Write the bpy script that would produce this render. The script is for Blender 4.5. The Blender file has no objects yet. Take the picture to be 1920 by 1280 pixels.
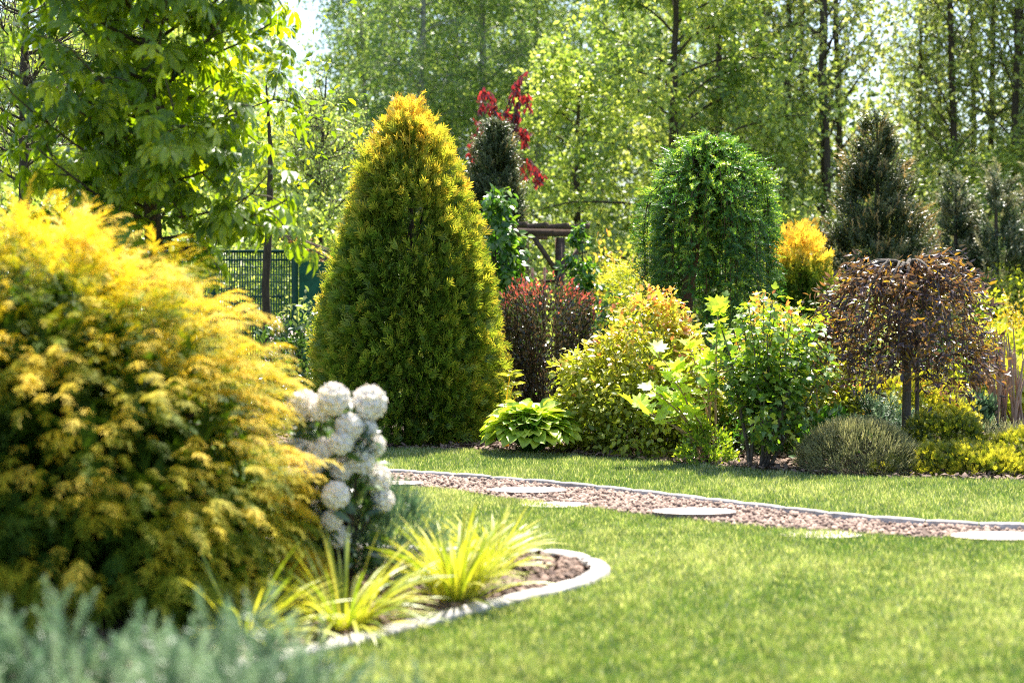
import bpy, math, random
import numpy as np
from mathutils import Matrix, Vector

SC = bpy.context.scene
COL = SC.collection
# ------------------------------------------------------------------ camera, sky, sun, exposure
F = 2667.0            # focal length in photo pixels (1920 wide, 36 mm film, 50 mm lens)
CAMH = 1.5
HOR = 560.0
cd = bpy.data.cameras.new('camera')
cd.lens = 50.0; cd.sensor_width = 36.0
cd.shift_y = -80.0 / 1920.0
cd.clip_start = 0.1; cd.clip_end = 3000
cd.dof.use_dof = True
cd.dof.focus_distance = 13.6
cd.dof.aperture_fstop = 1.25
cam = bpy.data.objects.new('camera', cd); COL.objects.link(cam)
cam.location = (0, 0, CAMH); cam.rotation_euler = (math.pi/2, 0, 0)
SC.camera = cam

SUN_EL, SUN_AZ = math.radians(61), math.radians(12)      # azimuth measured from +Y (into the picture) towards +X
w = bpy.data.worlds.new('World'); SC.world = w; w.use_nodes = True
nt = w.node_tree; nt.nodes.clear()
wo = nt.nodes.new('ShaderNodeOutputWorld'); bg = nt.nodes.new('ShaderNodeBackground'); sk = nt.nodes.new('ShaderNodeTexSky')
sk.sky_type = 'NISHITA'; sk.sun_disc = False; sk.sun_elevation = SUN_EL; sk.sun_rotation = SUN_AZ
sk.dust_density = 1.5; sk.air_density = 1.0
bg.inputs['Strength'].default_value = 0.095
nt.links.new(sk.outputs[0], bg.inputs[0]); nt.links.new(bg.outputs[0], wo.inputs[0])
sl = bpy.data.lights.new('sun', 'SUN'); sl.energy = 5.0; sl.angle = math.radians(0.5); sl.color = (1.0, 0.94, 0.84)
so = bpy.data.objects.new('sun', sl); COL.objects.link(so); so.location = (10, 20, 30)
sd = Vector((math.sin(SUN_AZ)*math.cos(SUN_EL), math.cos(SUN_AZ)*math.cos(SUN_EL), math.sin(SUN_EL)))
so.rotation_euler = sd.to_track_quat('Z', 'Y').to_euler()
SC.view_settings.view_transform = 'Standard'; SC.view_settings.look = 'None'
SC.view_settings.gamma = 1.0; SC.view_settings.use_curve_mapping = False
SC.view_settings.exposure = 1.83
cy = SC.cycles
cy.max_bounces = 8; cy.diffuse_bounces = 4; cy.glossy_bounces = 2; cy.transmission_bounces = 4
cy.transparent_max_bounces = 4; cy.caustics_reflective = False; cy.caustics_refractive = False
cy.sample_clamp_indirect = 6.0
cy.filter_width = 1.1; cy.use_denoising = False

rng = np.random.default_rng(7)

# ------------------------------------------------------------------ helpers
def at(px, py, d):
    return np.array([(px-960)/F*d, d, CAMH-(py-HOR)/F*d])
def gp(px, py, z=0.0):
    d = (CAMH-z)*F/(py-HOR)
    return np.array([(px-960)/F*d, d])
def nrm(a):
    return a/np.maximum(np.linalg.norm(a, axis=-1, keepdims=True), 1e-9)
def rnd(n, k=3):
    return nrm(rng.normal(size=(n, k)))
def frames(y, z):
    """N x 3 x 3 with columns x, y(tip direction), z(normal)"""
    y = nrm(y); x = np.cross(y, z); bad = np.linalg.norm(x, axis=1) < 1e-4
    x[bad] = np.cross(y[bad], np.array([0.3, 0.5, 0.8])); x = nrm(x); z = np.cross(x, y)
    return np.stack([x, y, z], axis=2)
UP = np.array([0, 0, 1.0])

class B:
    """collects triangles, builds one mesh"""
    def __init__(s): s.v = []; s.f = []; s.t = []; s.n = 0
    def add(s, V, Fc, tone=0.5):
        V = np.asarray(V, float).reshape(-1, 3); Fc = np.asarray(Fc, int)
        if Fc.shape[1] == 4: Fc = np.concatenate([Fc[:, [0, 1, 2]], Fc[:, [0, 2, 3]]])
        s.v.append(V); s.f.append(Fc+s.n); s.n += len(V)
        s.t.append(np.broadcast_to(np.asarray(tone, float), (len(V),)).copy())
        return s
    def inst(s, T, pos, R, scl, tone=0.5):
        TV, TF = T[0], T[1]
        n = len(pos)
        if n == 0: return s
        scl = np.broadcast_to(np.asarray(scl, float), (n,))
        V = np.einsum('nij,kj->nki', R, TV)*scl[:, None, None]+pos[:, None, :]
        Fc = (TF[None]+(np.arange(n)*len(TV))[:, None, None]).reshape(-1, 3)
        tn = np.repeat(np.broadcast_to(np.asarray(tone, float), (n,)), len(TV))
        if len(T) > 2: tn = np.clip(tn+np.tile(T[2], n), 0, 1)
        return s.add(V.reshape(-1, 3), Fc, tn)
    def mesh(s, name, mat, smooth=False):
        V = np.concatenate(s.v); Fc = np.concatenate(s.f); T = np.concatenate(s.t)
        me = bpy.data.meshes.new(name)
        me.vertices.add(len(V)); me.vertices.foreach_set('co', V.astype(np.float32).ravel())
        m = len(Fc); me.loops.add(m*3); me.loops.foreach_set('vertex_index', Fc.astype(np.int32).ravel())
        me.polygons.add(m); me.polygons.foreach_set('loop_start', np.arange(0, m*3, 3, dtype=np.int32))
        if smooth: me.polygons.foreach_set('use_smooth', np.ones(m, dtype=bool))
        a = me.attributes.new('tone', 'FLOAT', 'POINT'); a.data.foreach_set('value', T.astype(np.float32))
        me.materials.append(mat); me.update(calc_edges=True)
        return me

def link(name, me, parent=None, kind=None, label=None):
    o = bpy.data.objects.new(name, me); COL.objects.link(o)
    if parent is not None: o.parent = parent
    if kind: o['kind'] = kind
    if label: o['label'] = label
    return o
def tag(o, label, cat, group=None):
    o['label'] = label; o['category'] = cat
    if group: o['group'] = group
    return o
def thing(name, label, cat, loc, group=None):
    o = bpy.data.objects.new(name, None); o.empty_display_size = 0.1; COL.objects.link(o)
    o.location = (float(loc[0]), float(loc[1]), float(loc[2]) if len(loc) > 2 else 0.0)
    return tag(o, label, cat, group)
def part(name, parent, b, mat, kind=None, smooth=False, label=None):
    return link(name, b.mesh(name, mat, smooth), parent, kind, label)
def place(name, parent, me, pos, R, s):
    o = link(name, me, parent)
    m = np.eye(4); m[:3, :3] = R*s; m[:3, 3] = pos
    o.matrix_basis = Matrix(m.tolist())
    return o
def copy_tree(src, loc, rotz, scale, label, group=None):
    c = src.copy(); COL.objects.link(c); c.location = loc; c.rotation_euler = (0, 0, rotz); c.scale = scale
    c['label'] = label
    if group: c['group'] = group
    for ch in src.children:
        k = ch.copy(); COL.objects.link(k); k.parent = c
    return c

def tube(b, pts, rad, sides=6, tone=0.5, cap=True):
    pts = np.asarray(pts, float); n = len(pts); rad = np.broadcast_to(np.asarray(rad, float), (n,))
    tg = np.gradient(pts, axis=0); tg = nrm(tg)
    ref = np.array([0.31, 0.9, 0.2]) if abs(tg[0][2]) > 0.7 else UP
    x = nrm(np.cross(tg, ref)); y = np.cross(tg, x)
    a = np.arange(sides)*2*math.pi/sides
    V = pts[:, None, :]+rad[:, None, None]*(np.cos(a)[None, :, None]*x[:, None, :]+np.sin(a)[None, :, None]*y[:, None, :])
    Fc = []
    for i in range(n-1):
        for j in range(sides):
            k = (j+1) % sides
            Fc.append((i*sides+j, i*sides+k, (i+1)*sides+k, (i+1)*sides+j))
    b.add(V.reshape(-1, 3), Fc, tone)
    if cap:
        tip = pts[-1]+tg[-1]*rad[-1]*0.5
        o = (n-1)*sides
        b.add(np.vstack([V[-1], tip]), [(j, (j+1) % sides, sides) for j in range(sides)], tone)
    return b
def curve(p0, p1, p2, n=7):
    t = np.linspace(0, 1, n)[:, None]
    return (1-t)**2*np.asarray(p0)+2*t*(1-t)*np.asarray(p1)+t*t*np.asarray(p2)
def wob(pts, amp):
    pts = np.array(pts, float); n = len(pts)
    o = rng.normal(size=(n, 3))*amp; o[0] = 0
    return pts+np.cumsum(o, axis=0)*0.6
def box(b, lo, hi, bev=0.0, tone=0.5):
    lo = np.array(lo, float); hi = np.array(hi, float)
    if bev <= 0:
        V = [(x, y, z) for x in (lo[0], hi[0]) for y in (lo[1], hi[1]) for z in (lo[2], hi[2])]
        return b.add(V, [(0, 1, 3, 2), (4, 6, 7, 5), (0, 4, 5, 1), (2, 3, 7, 6), (0, 2, 6, 4), (1, 5, 7, 3)], tone)
    x0, y0, z0 = lo; x1, y1, z1 = hi; e = bev
    r0 = [(x0, y0), (x1, y0), (x1, y1), (x0, y1)]; r1 = [(x0+e, y0+e), (x1-e, y0+e), (x1-e, y1-e), (x0+e, y1-e)]
    V = [(x, y, z0) for x, y in r0]+[(x, y, z1-e) for x, y in r0]+[(x, y, z1) for x, y in r1]
    Fc = [(3, 2, 1, 0), (8, 9, 10, 11)]
    for k in (0, 4):
        for j in range(4):
            l = (j+1) % 4; Fc.append((k+j, k+l, k+4+l, k+4+j))
    return b.add(V, Fc, tone)
def inpoly(P, poly):
    x, y = P[:, 0], P[:, 1]; r = np.zeros(len(P), bool); poly = np.asarray(poly)
    j = len(poly)-1
    for i in range(len(poly)):
        xi, yi = poly[i]; xj, yj = poly[j]
        c = ((yi > y) != (yj > y)) & (x < (xj-xi)*(y-yi)/(yj-yi+1e-12)+xi)
        r ^= c; j = i
    return r
def smooth_line(pts, step=0.08):
    pts = np.asarray(pts, float); n = len(pts)
    P = np.vstack([2*pts[0]-pts[1], pts, 2*pts[-1]-pts[-2]])
    out = []
    for i in range(1, n):
        p0, p1, p2, p3 = P[i-1], P[i], P[i+1], P[i+2]
        m = max(2, int(np.linalg.norm(p2-p1)/step))
        for t in np.linspace(0, 1, m, endpoint=False):
            out.append(0.5*((2*p1)+(-p0+p2)*t+(2*p0-5*p1+4*p2-p3)*t*t+(-p0+3*p1-3*p2+p3)*t**3))
    out.append(pts[-1])
    return np.array(out)
def noise2(P, s, seed=0):
    r = np.random.default_rng(seed); v = 0
    for k in range(7):
        a = r.uniform(0, 2*math.pi); f = s*r.uniform(0.5, 2.2); ph = r.uniform(0, 6.28)
        v = v+np.sin((P[:, 0]*math.cos(a)+P[:, 1]*math.sin(a))*f+ph)
    return v/3.2

# ------------------------------------------------------------------ materials
def newmat(name):
    m = bpy.data.materials.new(name); m.use_nodes = True; n = m.node_tree; n.nodes.clear()
    return m, n
def ramp(n, stops):
    r = n.nodes.new('ShaderNodeValToRGB'); e = r.color_ramp.elements
    while len(e) > 1: e.remove(e[-1])
    e[0].position = stops[0][0]; e[0].color = (*stops[0][1], 1)
    for p, c in stops[1:]:
        k = e.new(p); k.color = (*c, 1)
    return r
def leafmat(name, stops, src='tone', tr=(1.5, 1.35, 0.6), rough=0.45, spec=0.35, vein=0.0):
    m, n = newmat(name); L = n.links.new
    r = ramp(n, stops)
    if src == 'tone':
        a = n.nodes.new('ShaderNodeAttribute'); a.attribute_name = 'tone'; L(a.outputs['Fac'], r.inputs[0])
    else:
        a = n.nodes.new('ShaderNodeObjectInfo'); L(a.outputs['Random'], r.inputs[0])
    col = r.outputs[0]
    # small uneven colour inside the leaf
    tc = n.nodes.new('ShaderNodeTexCoord'); ns = n.nodes.new('ShaderNodeTexNoise'); ns.inputs['Scale'].default_value = 9 if src == 'tone' else 5
    L(tc.outputs['Object'], ns.inputs['Vector'])
    hv = n.nodes.new('ShaderNodeHueSaturation'); mr = n.nodes.new('ShaderNodeMapRange')
    mr.inputs[1].default_value = 0.3; mr.inputs[2].default_value = 0.7; mr.inputs[3].default_value = 0.75; mr.inputs[4].default_value = 1.25
    L(ns.outputs[0], mr.inputs[0]); L(mr.outputs[0], hv.inputs['Value']); L(col, hv.inputs['Color'])
    p = n.nodes.new('ShaderNodeBsdfPrincipled'); p.inputs['Roughness'].default_value = rough
    p.inputs['Specular IOR Level'].default_value = spec
    L(hv.outputs[0], p.inputs['Base Color'])
    t = n.nodes.new('ShaderNodeBsdfTranslucent'); mx = n.nodes.new('ShaderNodeMix'); mx.data_type = 'RGBA'; mx.blend_type = 'MULTIPLY'
    mx.inputs[0].default_value = 1.0; mx.inputs[7].default_value = (*tr, 1)
    L(hv.outputs[0], mx.inputs[6]); L(mx.outputs[2], t.inputs[0])
    ad = n.nodes.new('ShaderNodeAddShader'); L(p.outputs[0], ad.inputs[0]); L(t.outputs[0], ad.inputs[1])
    o = n.nodes.new('ShaderNodeOutputMaterial'); L(ad.outputs[0], o.inputs[0])
    return m
def solid(name, c0, c1, scale=20, rough=0.85, bump=0.3, src=None, detail=6, stretch=(1, 1, 1), spec=0.3):
    m, n = newmat(name); L = n.links.new
    tc = n.nodes.new('ShaderNodeTexCoord'); mp = n.nodes.new('ShaderNodeMapping'); mp.inputs['Scale'].default_value = stretch
    L(tc.outputs['Object'], mp.inputs[0])
    ns = n.nodes.new('ShaderNodeTexNoise'); ns.inputs['Scale'].default_value = scale; ns.inputs['Detail'].default_value = detail
    ns.inputs['Roughness'].default_value = 0.65
    L(mp.outputs[0], ns.inputs['Vector'])
    r = ramp(n, [(0.3, c0), (0.7, c1)]); L(ns.outputs[0], r.inputs[0])
    col = r.outputs[0]
    if src:
        hv = n.nodes.new('ShaderNodeHueSaturation'); mr = n.nodes.new('ShaderNodeMapRange')
        mr.inputs[3].default_value = 0.55; mr.inputs[4].default_value = 1.45
        if src == 'tone':
            a = n.nodes.new('ShaderNodeAttribute'); a.attribute_name = 'tone'; L(a.outputs['Fac'], mr.inputs[0])
        else:
            a = n.nodes.new('ShaderNodeObjectInfo'); L(a.outputs['Random'], mr.inputs[0]); mr.inputs[3].default_value = 0.8; mr.inputs[4].default_value = 1.15
        L(mr.outputs[0], hv.inputs['Value']); L(col, hv.inputs['Color']); col = hv.outputs[0]
    p = n.nodes.new('ShaderNodeBsdfPrincipled'); p.inputs['Roughness'].default_value = rough; p.inputs['Specular IOR Level'].default_value = spec
    L(col, p.inputs['Base Color'])
    bp = n.nodes.new('ShaderNodeBump'); bp.inputs['Strength'].default_value = bump; bp.inputs['Distance'].default_value = 0.02
    L(ns.outputs[0], bp.inputs['Height']); L(bp.outputs[0], p.inputs['Normal'])
    o = n.nodes.new('ShaderNodeOutputMaterial'); L(p.outputs[0], o.inputs[0])
    return m

M = {}
M['bark'] = solid('bark', (0.035, 0.026, 0.018), (0.11, 0.085, 0.06), 30, 0.9, 0.6, stretch=(1, 1, 0.25))
M['bark_grey'] = solid('bark_grey', (0.05, 0.043, 0.035), (0.17, 0.145, 0.12), 40, 0.9, 0.6, stretch=(1, 1, 0.3))
M['bark_birch'] = solid('bark_birch', (0.09, 0.085, 0.075), (0.55, 0.53, 0.49), 7, 0.8, 0.3, stretch=(1, 1, 0.7))
M['twig_red'] = solid('twig_red', (0.06, 0.035, 0.025), (0.13, 0.075, 0.05), 40)
M['cane'] = solid('cane', (0.28, 0.17, 0.12), (0.52, 0.36, 0.26), 25, 0.7, 0.2, src='object', stretch=(1, 1, 0.3))
M['dead'] = solid('dead_wood', (0.16, 0.11, 0.075), (0.36, 0.28, 0.2), 25, 0.9, 0.4)
M['timber'] = solid('timber', (0.06, 0.038, 0.028), (0.15, 0.10, 0.075), 18, 0.85, 0.4, src='object', stretch=(0.2, 1, 1))
M['concrete'] = solid('concrete', (0.22, 0.20, 0.18), (0.58, 0.55, 0.51), 14, 0.9, 0.35, src='object')
M['slab'] = solid('slab', (0.52, 0.43, 0.37), (0.76, 0.67, 0.60), 12, 0.9, 0.35)
M['slab_rim_shade'] = solid('slab_rim_shade', (0.10, 0.07, 0.055), (0.30, 0.23, 0.19), 35, 0.95, 0.5)  # same stone as the top; shade on the side faces put into the colour
M['kerb'] = solid('kerb', (0.28, 0.25, 0.23), (0.58, 0.54, 0.50), 16, 0.92, 0.5, src='object')
M['soil'] = solid('soil', (0.02, 0.014, 0.010), (0.075, 0.052, 0.038), 22, 0.95, 0.8)
M['path_base'] = solid('path_base', (0.05, 0.035, 0.028), (0.15, 0.105, 0.085), 40, 0.95, 0.6)
M['pebble'] = solid('pebble', (0.16, 0.10, 0.076), (0.43, 0.315, 0.25), 25, 0.8, 0.2, src='tone')
M['chip'] = solid('bark_chip', (0.085, 0.052, 0.036), (0.26, 0.18, 0.14), 30, 0.85, 0.3, src='tone')
M['turf'] = solid('turf', (0.022, 0.045, 0.008), (0.06, 0.09, 0.018), 6, 0.95, 0.8)
M['ground'] = solid('woodland_ground', (0.03, 0.04, 0.012), (0.09, 0.09, 0.03), 3, 0.95, 0.6)
M['fence_green'] = solid('fence_green', (0.006, 0.05, 0.04), (0.012, 0.08, 0.06), 12, 0.45, 0.05)
M['mesh_green'] = solid('mesh_green', (0.005, 0.045, 0.038), (0.01, 0.075, 0.06), 12, 0.5, 0.05)
M['screen'] = leafmat('screen_cloth', [(0, (0.006, 0.035, 0.024)), (1, (0.010, 0.05, 0.036))], tr=(0.15, 0.25, 0.25), spec=0.2)
M['grass'] = leafmat('grass_blades', [(0, (0.030, 0.075, 0.012)), (0.4, (0.100, 0.142, 0.030)), (0.75, (0.222, 0.245, 0.088)), (1, (0.46, 0.43, 0.26))], tr=(0.9, 0.92, 0.5), rough=0.3, spec=0.75)
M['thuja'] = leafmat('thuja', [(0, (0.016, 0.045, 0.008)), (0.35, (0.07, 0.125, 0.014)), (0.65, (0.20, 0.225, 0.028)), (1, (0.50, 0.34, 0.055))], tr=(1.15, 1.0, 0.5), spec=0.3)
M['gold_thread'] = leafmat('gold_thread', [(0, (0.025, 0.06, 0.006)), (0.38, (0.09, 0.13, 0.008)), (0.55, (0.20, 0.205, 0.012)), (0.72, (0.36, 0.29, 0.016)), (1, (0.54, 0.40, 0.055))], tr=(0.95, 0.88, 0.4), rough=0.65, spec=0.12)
M['blue_juniper'] = leafmat('blue_juniper', [(0, (0.028, 0.06, 0.032)), (0.5, (0.078, 0.130, 0.066)), (1, (0.22, 0.27, 0.15))], tr=(0.5, 0.6, 0.5), spec=0.3)
G_BROAD = [(0, (0.028, 0.060, 0.008)), (0.5, (0.065, 0.110, 0.010)), (1, (0.15, 0.19, 0.015))]
M['broad'] = leafmat('broad_leaf', G_BROAD, tr=(3.0, 2.5, 0.3), rough=0.4, spec=0.28)
M['broad_one'] = leafmat('broad_leaf_single', G_BROAD, 'object', tr=(3.0, 2.5, 0.3), rough=0.4, spec=0.28)
M['birch'] = leafmat('birch_leaf', [(0, (0.045, 0.085, 0.025)), (0.5, (0.115, 0.165, 0.055)), (1, (0.24, 0.28, 0.10))], tr=(1.8, 1.75, 0.9))
M['bright'] = leafmat('bright_leaf', [(0, (0.055, 0.095, 0.02)), (0.45, (0.15, 0.20, 0.05)), (1, (0.37, 0.39, 0.14))], tr=(1.5, 1.45, 0.65))
M['light'] = leafmat('light_leaf', [(0, (0.06, 0.09, 0.03)), (0.45, (0.14, 0.18, 0.065)), (0.75, (0.24, 0.26, 0.11)), (1, (0.42, 0.41, 0.20))], tr=(1.6, 1.55, 0.75))
M['wood_far'] = leafmat('far_leaf', [(0, (0.04, 0.075, 0.015)), (0.5, (0.12, 0.15, 0.04)), (1, (0.26, 0.27, 0.08))], tr=(1.7, 1.6, 0.7))
M['dark_conifer'] = leafmat('dark_conifer', [(0, (0.012, 0.028, 0.012)), (0.55, (0.058, 0.082, 0.028)), (0.85, (0.16, 0.155, 0.055)), (1, (0.34, 0.23, 0.09))], tr=(0.5, 0.5, 0.4))
M['grey_conifer'] = leafmat('grey_conifer', [(0, (0.025, 0.048, 0.020)), (0.5, (0.07, 0.10, 0.045)), (1, (0.25, 0.22, 0.12))], tr=(0.5, 0.5, 0.4))
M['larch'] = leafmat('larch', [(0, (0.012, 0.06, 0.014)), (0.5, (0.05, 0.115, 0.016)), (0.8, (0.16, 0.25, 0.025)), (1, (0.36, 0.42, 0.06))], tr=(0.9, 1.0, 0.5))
M['barberry'] = leafmat('barberry', [(0, (0.022, 0.03, 0.015)), (0.4, (0.06, 0.035, 0.025)), (0.62, (0.07, 0.11, 0.02)), (0.8, (0.20, 0.035, 0.032)), (1, (0.36, 0.085, 0.065))], tr=(0.7, 0.7, 0.5), rough=0.25, spec=0.6)
M['purple'] = leafmat('purple_leaf', [(0, (0.05, 0.012, 0.016)), (0.6, (0.10, 0.014, 0.018)), (1, (0.20, 0.035, 0.035))], tr=(1.6, 0.7, 0.6), rough=0.3, spec=0.5)
P_PLUM = [(0, (0.028, 0.024, 0.026)), (0.45, (0.058, 0.034, 0.040)), (0.62, (0.09, 0.045, 0.038)), (0.75, (0.17, 0.095, 0.022)), (1, (0.24, 0.20, 0.02))]
M['plum'] = leafmat('plum_leaf', P_PLUM, tr=(1.15, 1.05, 0.4), rough=0.3, spec=0.5)
M['plum_one'] = leafmat('plum_leaf_single', P_PLUM, 'object', tr=(1.15, 1.05, 0.4), rough=0.3, spec=0.5)
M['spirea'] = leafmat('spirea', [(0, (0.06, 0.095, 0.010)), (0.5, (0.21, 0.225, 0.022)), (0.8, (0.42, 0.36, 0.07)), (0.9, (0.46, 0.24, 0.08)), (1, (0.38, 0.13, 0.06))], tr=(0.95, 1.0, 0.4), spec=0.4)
V_LEAF = [(0, (0.038, 0.088, 0.018)), (0.5, (0.085, 0.15, 0.022)), (0.8, (0.19, 0.25, 0.025)), (1, (0.32, 0.34, 0.04))]
M['viburnum'] = leafmat('viburnum', V_LEAF, tr=(1.35, 1.25, 0.35), rough=0.38, spec=0.45)
M['viburnum_one'] = leafmat('viburnum_single', V_LEAF, 'object', tr=(1.35, 1.25, 0.35), rough=0.38, spec=0.45)
M['hydrangea'] = leafmat('hydrangea_single', [(0, (0.16, 0.24, 0.03)), (0.5, (0.26, 0.34, 0.04)), (1, (0.36, 0.40, 0.06))], 'object', tr=(1.3, 1.25, 0.35), spec=0.4)
M['hosta'] = leafmat('hosta_single', [(0, (0.12, 0.20, 0.025)), (0.5, (0.22, 0.29, 0.04)), (1, (0.38, 0.41, 0.07))], 'object', tr=(1.0, 1.0, 0.35), rough=0.5, spec=0.25)
M['sword'] = leafmat('sword_single', [(0, (0.09, 0.15, 0.012)), (0.45, (0.24, 0.265, 0.025)), (1, (0.44, 0.40, 0.08))], 'object', tr=(0.85, 0.82, 0.3), rough=0.42, spec=0.35)
M['petal'] = leafmat('petal', [(0, (0.56, 0.49, 0.40)), (0.10, (0.70, 0.66, 0.60)), (1, (0.80, 0.77, 0.73))], tr=(0.24, 0.23, 0.22), rough=0.7, spec=0.2)
M['dark_leaf'] = leafmat('dark_leaf', [(0, (0.015, 0.04, 0.010)), (1, (0.055, 0.10, 0.022))], tr=(1.0, 1.0, 0.5), rough=0.3, spec=0.6)
M['climber'] = leafmat('climber', [(0, (0.02, 0.07, 0.010)), (0.6, (0.045, 0.11, 0.014)), (1, (0.15, 0.22, 0.02))], tr=(1.0, 1.0, 0.4), rough=0.3, spec=0.5)
M['mound_grey'] = leafmat('mound_grey', [(0, (0.05, 0.06, 0.028)), (0.5, (0.15, 0.16, 0.075)), (1, (0.40, 0.37, 0.19))], tr=(0.5, 0.5, 0.35))
M['yellow_juniper'] = leafmat('yellow_juniper', [(0, (0.022, 0.045, 0.008)), (0.45, (0.085, 0.115, 0.012)), (0.8, (0.24, 0.24, 0.025)), (1, (0.44, 0.38, 0.05))], tr=(0.8, 0.8, 0.35))
M['golden'] = leafmat('golden', [(0, (0.10, 0.10, 0.006)), (0.5, (0.34, 0.28, 0.015)), (1, (0.62, 0.47, 0.04))], tr=(0.9, 0.8, 0.3))
M['red_leaf'] = leafmat('red_leaf', [(0, (0.12, 0.015, 0.02)), (1, (0.42, 0.06, 0.06))], tr=(1.0, 0.6, 0.6))
M['yellowgreen'] = leafmat('yellowgreen', [(0, (0.12, 0.16, 0.012)), (0.5, (0.26, 0.29, 0.03)), (1, (0.44, 0.42, 0.06))], tr=(1.1, 1.05, 0.4))
M['flower_pink'] = leafmat('pale_bloom', [(0, (0.55, 0.42, 0.42)), (1, (0.75, 0.68, 0.66))], tr=(0.4, 0.35, 0.35))

# ------------------------------------------------------------------ leaf templates (tip along +y, face along +z)
def arr(V, Fc, t=None):
    r = (np.array(V, float), np.array(Fc, int))
    return r if t is None else r+(np.array(t, float),)
T_DIA = arr([(0, 0, 0), (-.30, .45, .07), (0, 1, -.05), (.30, .45, .07)], [(0, 2, 1), (0, 3, 2)])
T_LONG = arr([(0, 0, 0), (-.17, .4, .05), (0, 1, -.12), (.17, .4, .05)], [(0, 2, 1), (0, 3, 2)])
T_OVAL = arr([(0, 0, 0), (-.24, .28, .06), (-.22, .66, .03), (0, 1, -.14), (.22, .66, .03), (.24, .28, .06), (0, .5, 0)],
             [(0, 6, 1), (1, 6, 2), (2, 6, 3), (3, 6, 4), (4, 6, 5), (5, 6, 0)])
T_SLIM = arr([(0, 0, 0), (-.15, .3, .05), (-.14, .62, .02), (0, 1, -.18), (.14, .62, .02), (.15, .3, .05), (0, .5, 0)],
             [(0, 6, 1), (1, 6, 2), (2, 6, 3), (3, 6, 4), (4, 6, 5), (5, 6, 0)])
def radial(pts, cup=0.0):
    V = [(0, .35, 0)]+[(x, y, cup*abs(x)-0.1*y*y) for x, y in pts]
    n = len(pts)
    return arr(V, [(0, 1+(i+1) % n, 1+i) for i in range(n)])
T_LOBE = radial([(0, 0), (-.18, .05), (-.48, .30), (-.42, .50), (-.22, .50), (-.22, .72), (0, 1.0), (.22, .72), (.22, .50), (.42, .50), (.48, .30), (.18, .05)], .25)
T_OAK = radial([(0, 0), (-.15, .08), (-.42, .10), (-.32, .28), (-.60, .48), (-.36, .50), (-.40, .80), (-.16, .70), (0, 1.05), (.16, .70), (.40, .80), (.36, .50), (.60, .48), (.32, .28), (.42, .10), (.15, .08)], .2)
def t_palm():
    V = []; Fc = []
    for a, l in ((-62, .62), (-30, .85), (0, 1.0), (30, .85), (62, .62)):
        r = math.radians(a); c, s = math.cos(r), math.sin(r); k = len(V)
        for x, y, z in [(0, .06, 0), (-.09, .45, .05), (-.15, .75, -.03), (0, 1, -.22), (.15, .75, -.03), (.09, .45, .05), (0, .6, -.04)]:
            x *= 1.15*l; y *= l; V.append((x*c+y*s, -x*s+y*c, z*l-0.18*y*y))
        Fc += [(k, k+6, k+1), (k+1, k+6, k+2), (k+2, k+6, k+3), (k+3, k+6, k+4), (k+4, k+6, k+5), (k+5, k+6, k)]
    return arr(V, Fc)
T_PALM = t_palm()
def t_fan(n=4, seed=1):
    """flat spray of scale foliage"""
    r = random.Random(seed); V = []; Fc = []; T = []
    def blade(x0, y0, a, l, wd, t):
        k = len(V); s, c = math.sin(a), math.cos(a); z = r.uniform(-.05, .05)
        V.extend([(x0, y0, 0), (x0+s*l*.45-c*wd, y0+c*l*.45+s*wd, z), (x0+s*l, y0+c*l, z*2), (x0+s*l*.45+c*wd, y0+c*l*.45-s*wd, z)])
        Fc.extend([(k, k+2, k+1), (k, k+3, k+2)]); T.extend([t-.18, t-.05, t+.20, t-.05])
    blade(0, 0, 0, 1, .05, 0.02)
    for i in range(n):
        y = .12+.68*i/n
        for sg in (-1, 1):
            blade(0, y+r.uniform(0, .08), sg*r.uniform(.45, .8), (.62-.32*i/n)*r.uniform(.8, 1.15), .05, r.uniform(-.06, .06))
    return arr(V, Fc, T)
T_FAN = [t_fan(4, s) for s in range(3)]
def t_shoot(n=28, ln=.28, wd=.02, seed=1, ang=.9, curve_=0.0):
    r = random.Random(seed); V = []; Fc = []; T = []
    for i in range(n):
        y = i/n; a = i*2.4+r.uniform(-.3, .3); l = ln*(1-.5*y)*r.uniform(.8, 1.2)
        dx, dz = math.cos(a), math.sin(a); sy = math.cos(ang)*l; sx = math.sin(ang)*l; k = len(V); zc = -curve_*y*y
        V.extend([(-dz*wd, y, dx*wd+zc), (dz*wd, y, -dx*wd+zc), (dx*sx, y+sy, dz*sx+zc)]); Fc.append((k, k+1, k+2)); T.extend([-.05, -.05, .1])
    k = len(V); V.extend([(-wd, 0, 0), (wd, 0, 0), (0, 1.08, -curve_)]); Fc.append((k, k+1, k+2)); T.extend([0, 0, .1])
    return arr(V, Fc, T)
T_SHOOT = [t_shoot(24, .30, .034, s) for s in range(3)]
T_TUFT = [t_shoot(20, .26, .040, s, .95, .55) for s in range(3)]
T_FAR = [t_shoot(11, .32, .055, s) for s in range(3)]
T_JUN = [t_shoot(24, .34, .035, s, .75) for s in range(3)]
T_BRIST = [t_shoot(14, .16, .03, s, .6) for s in range(3)]
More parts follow.
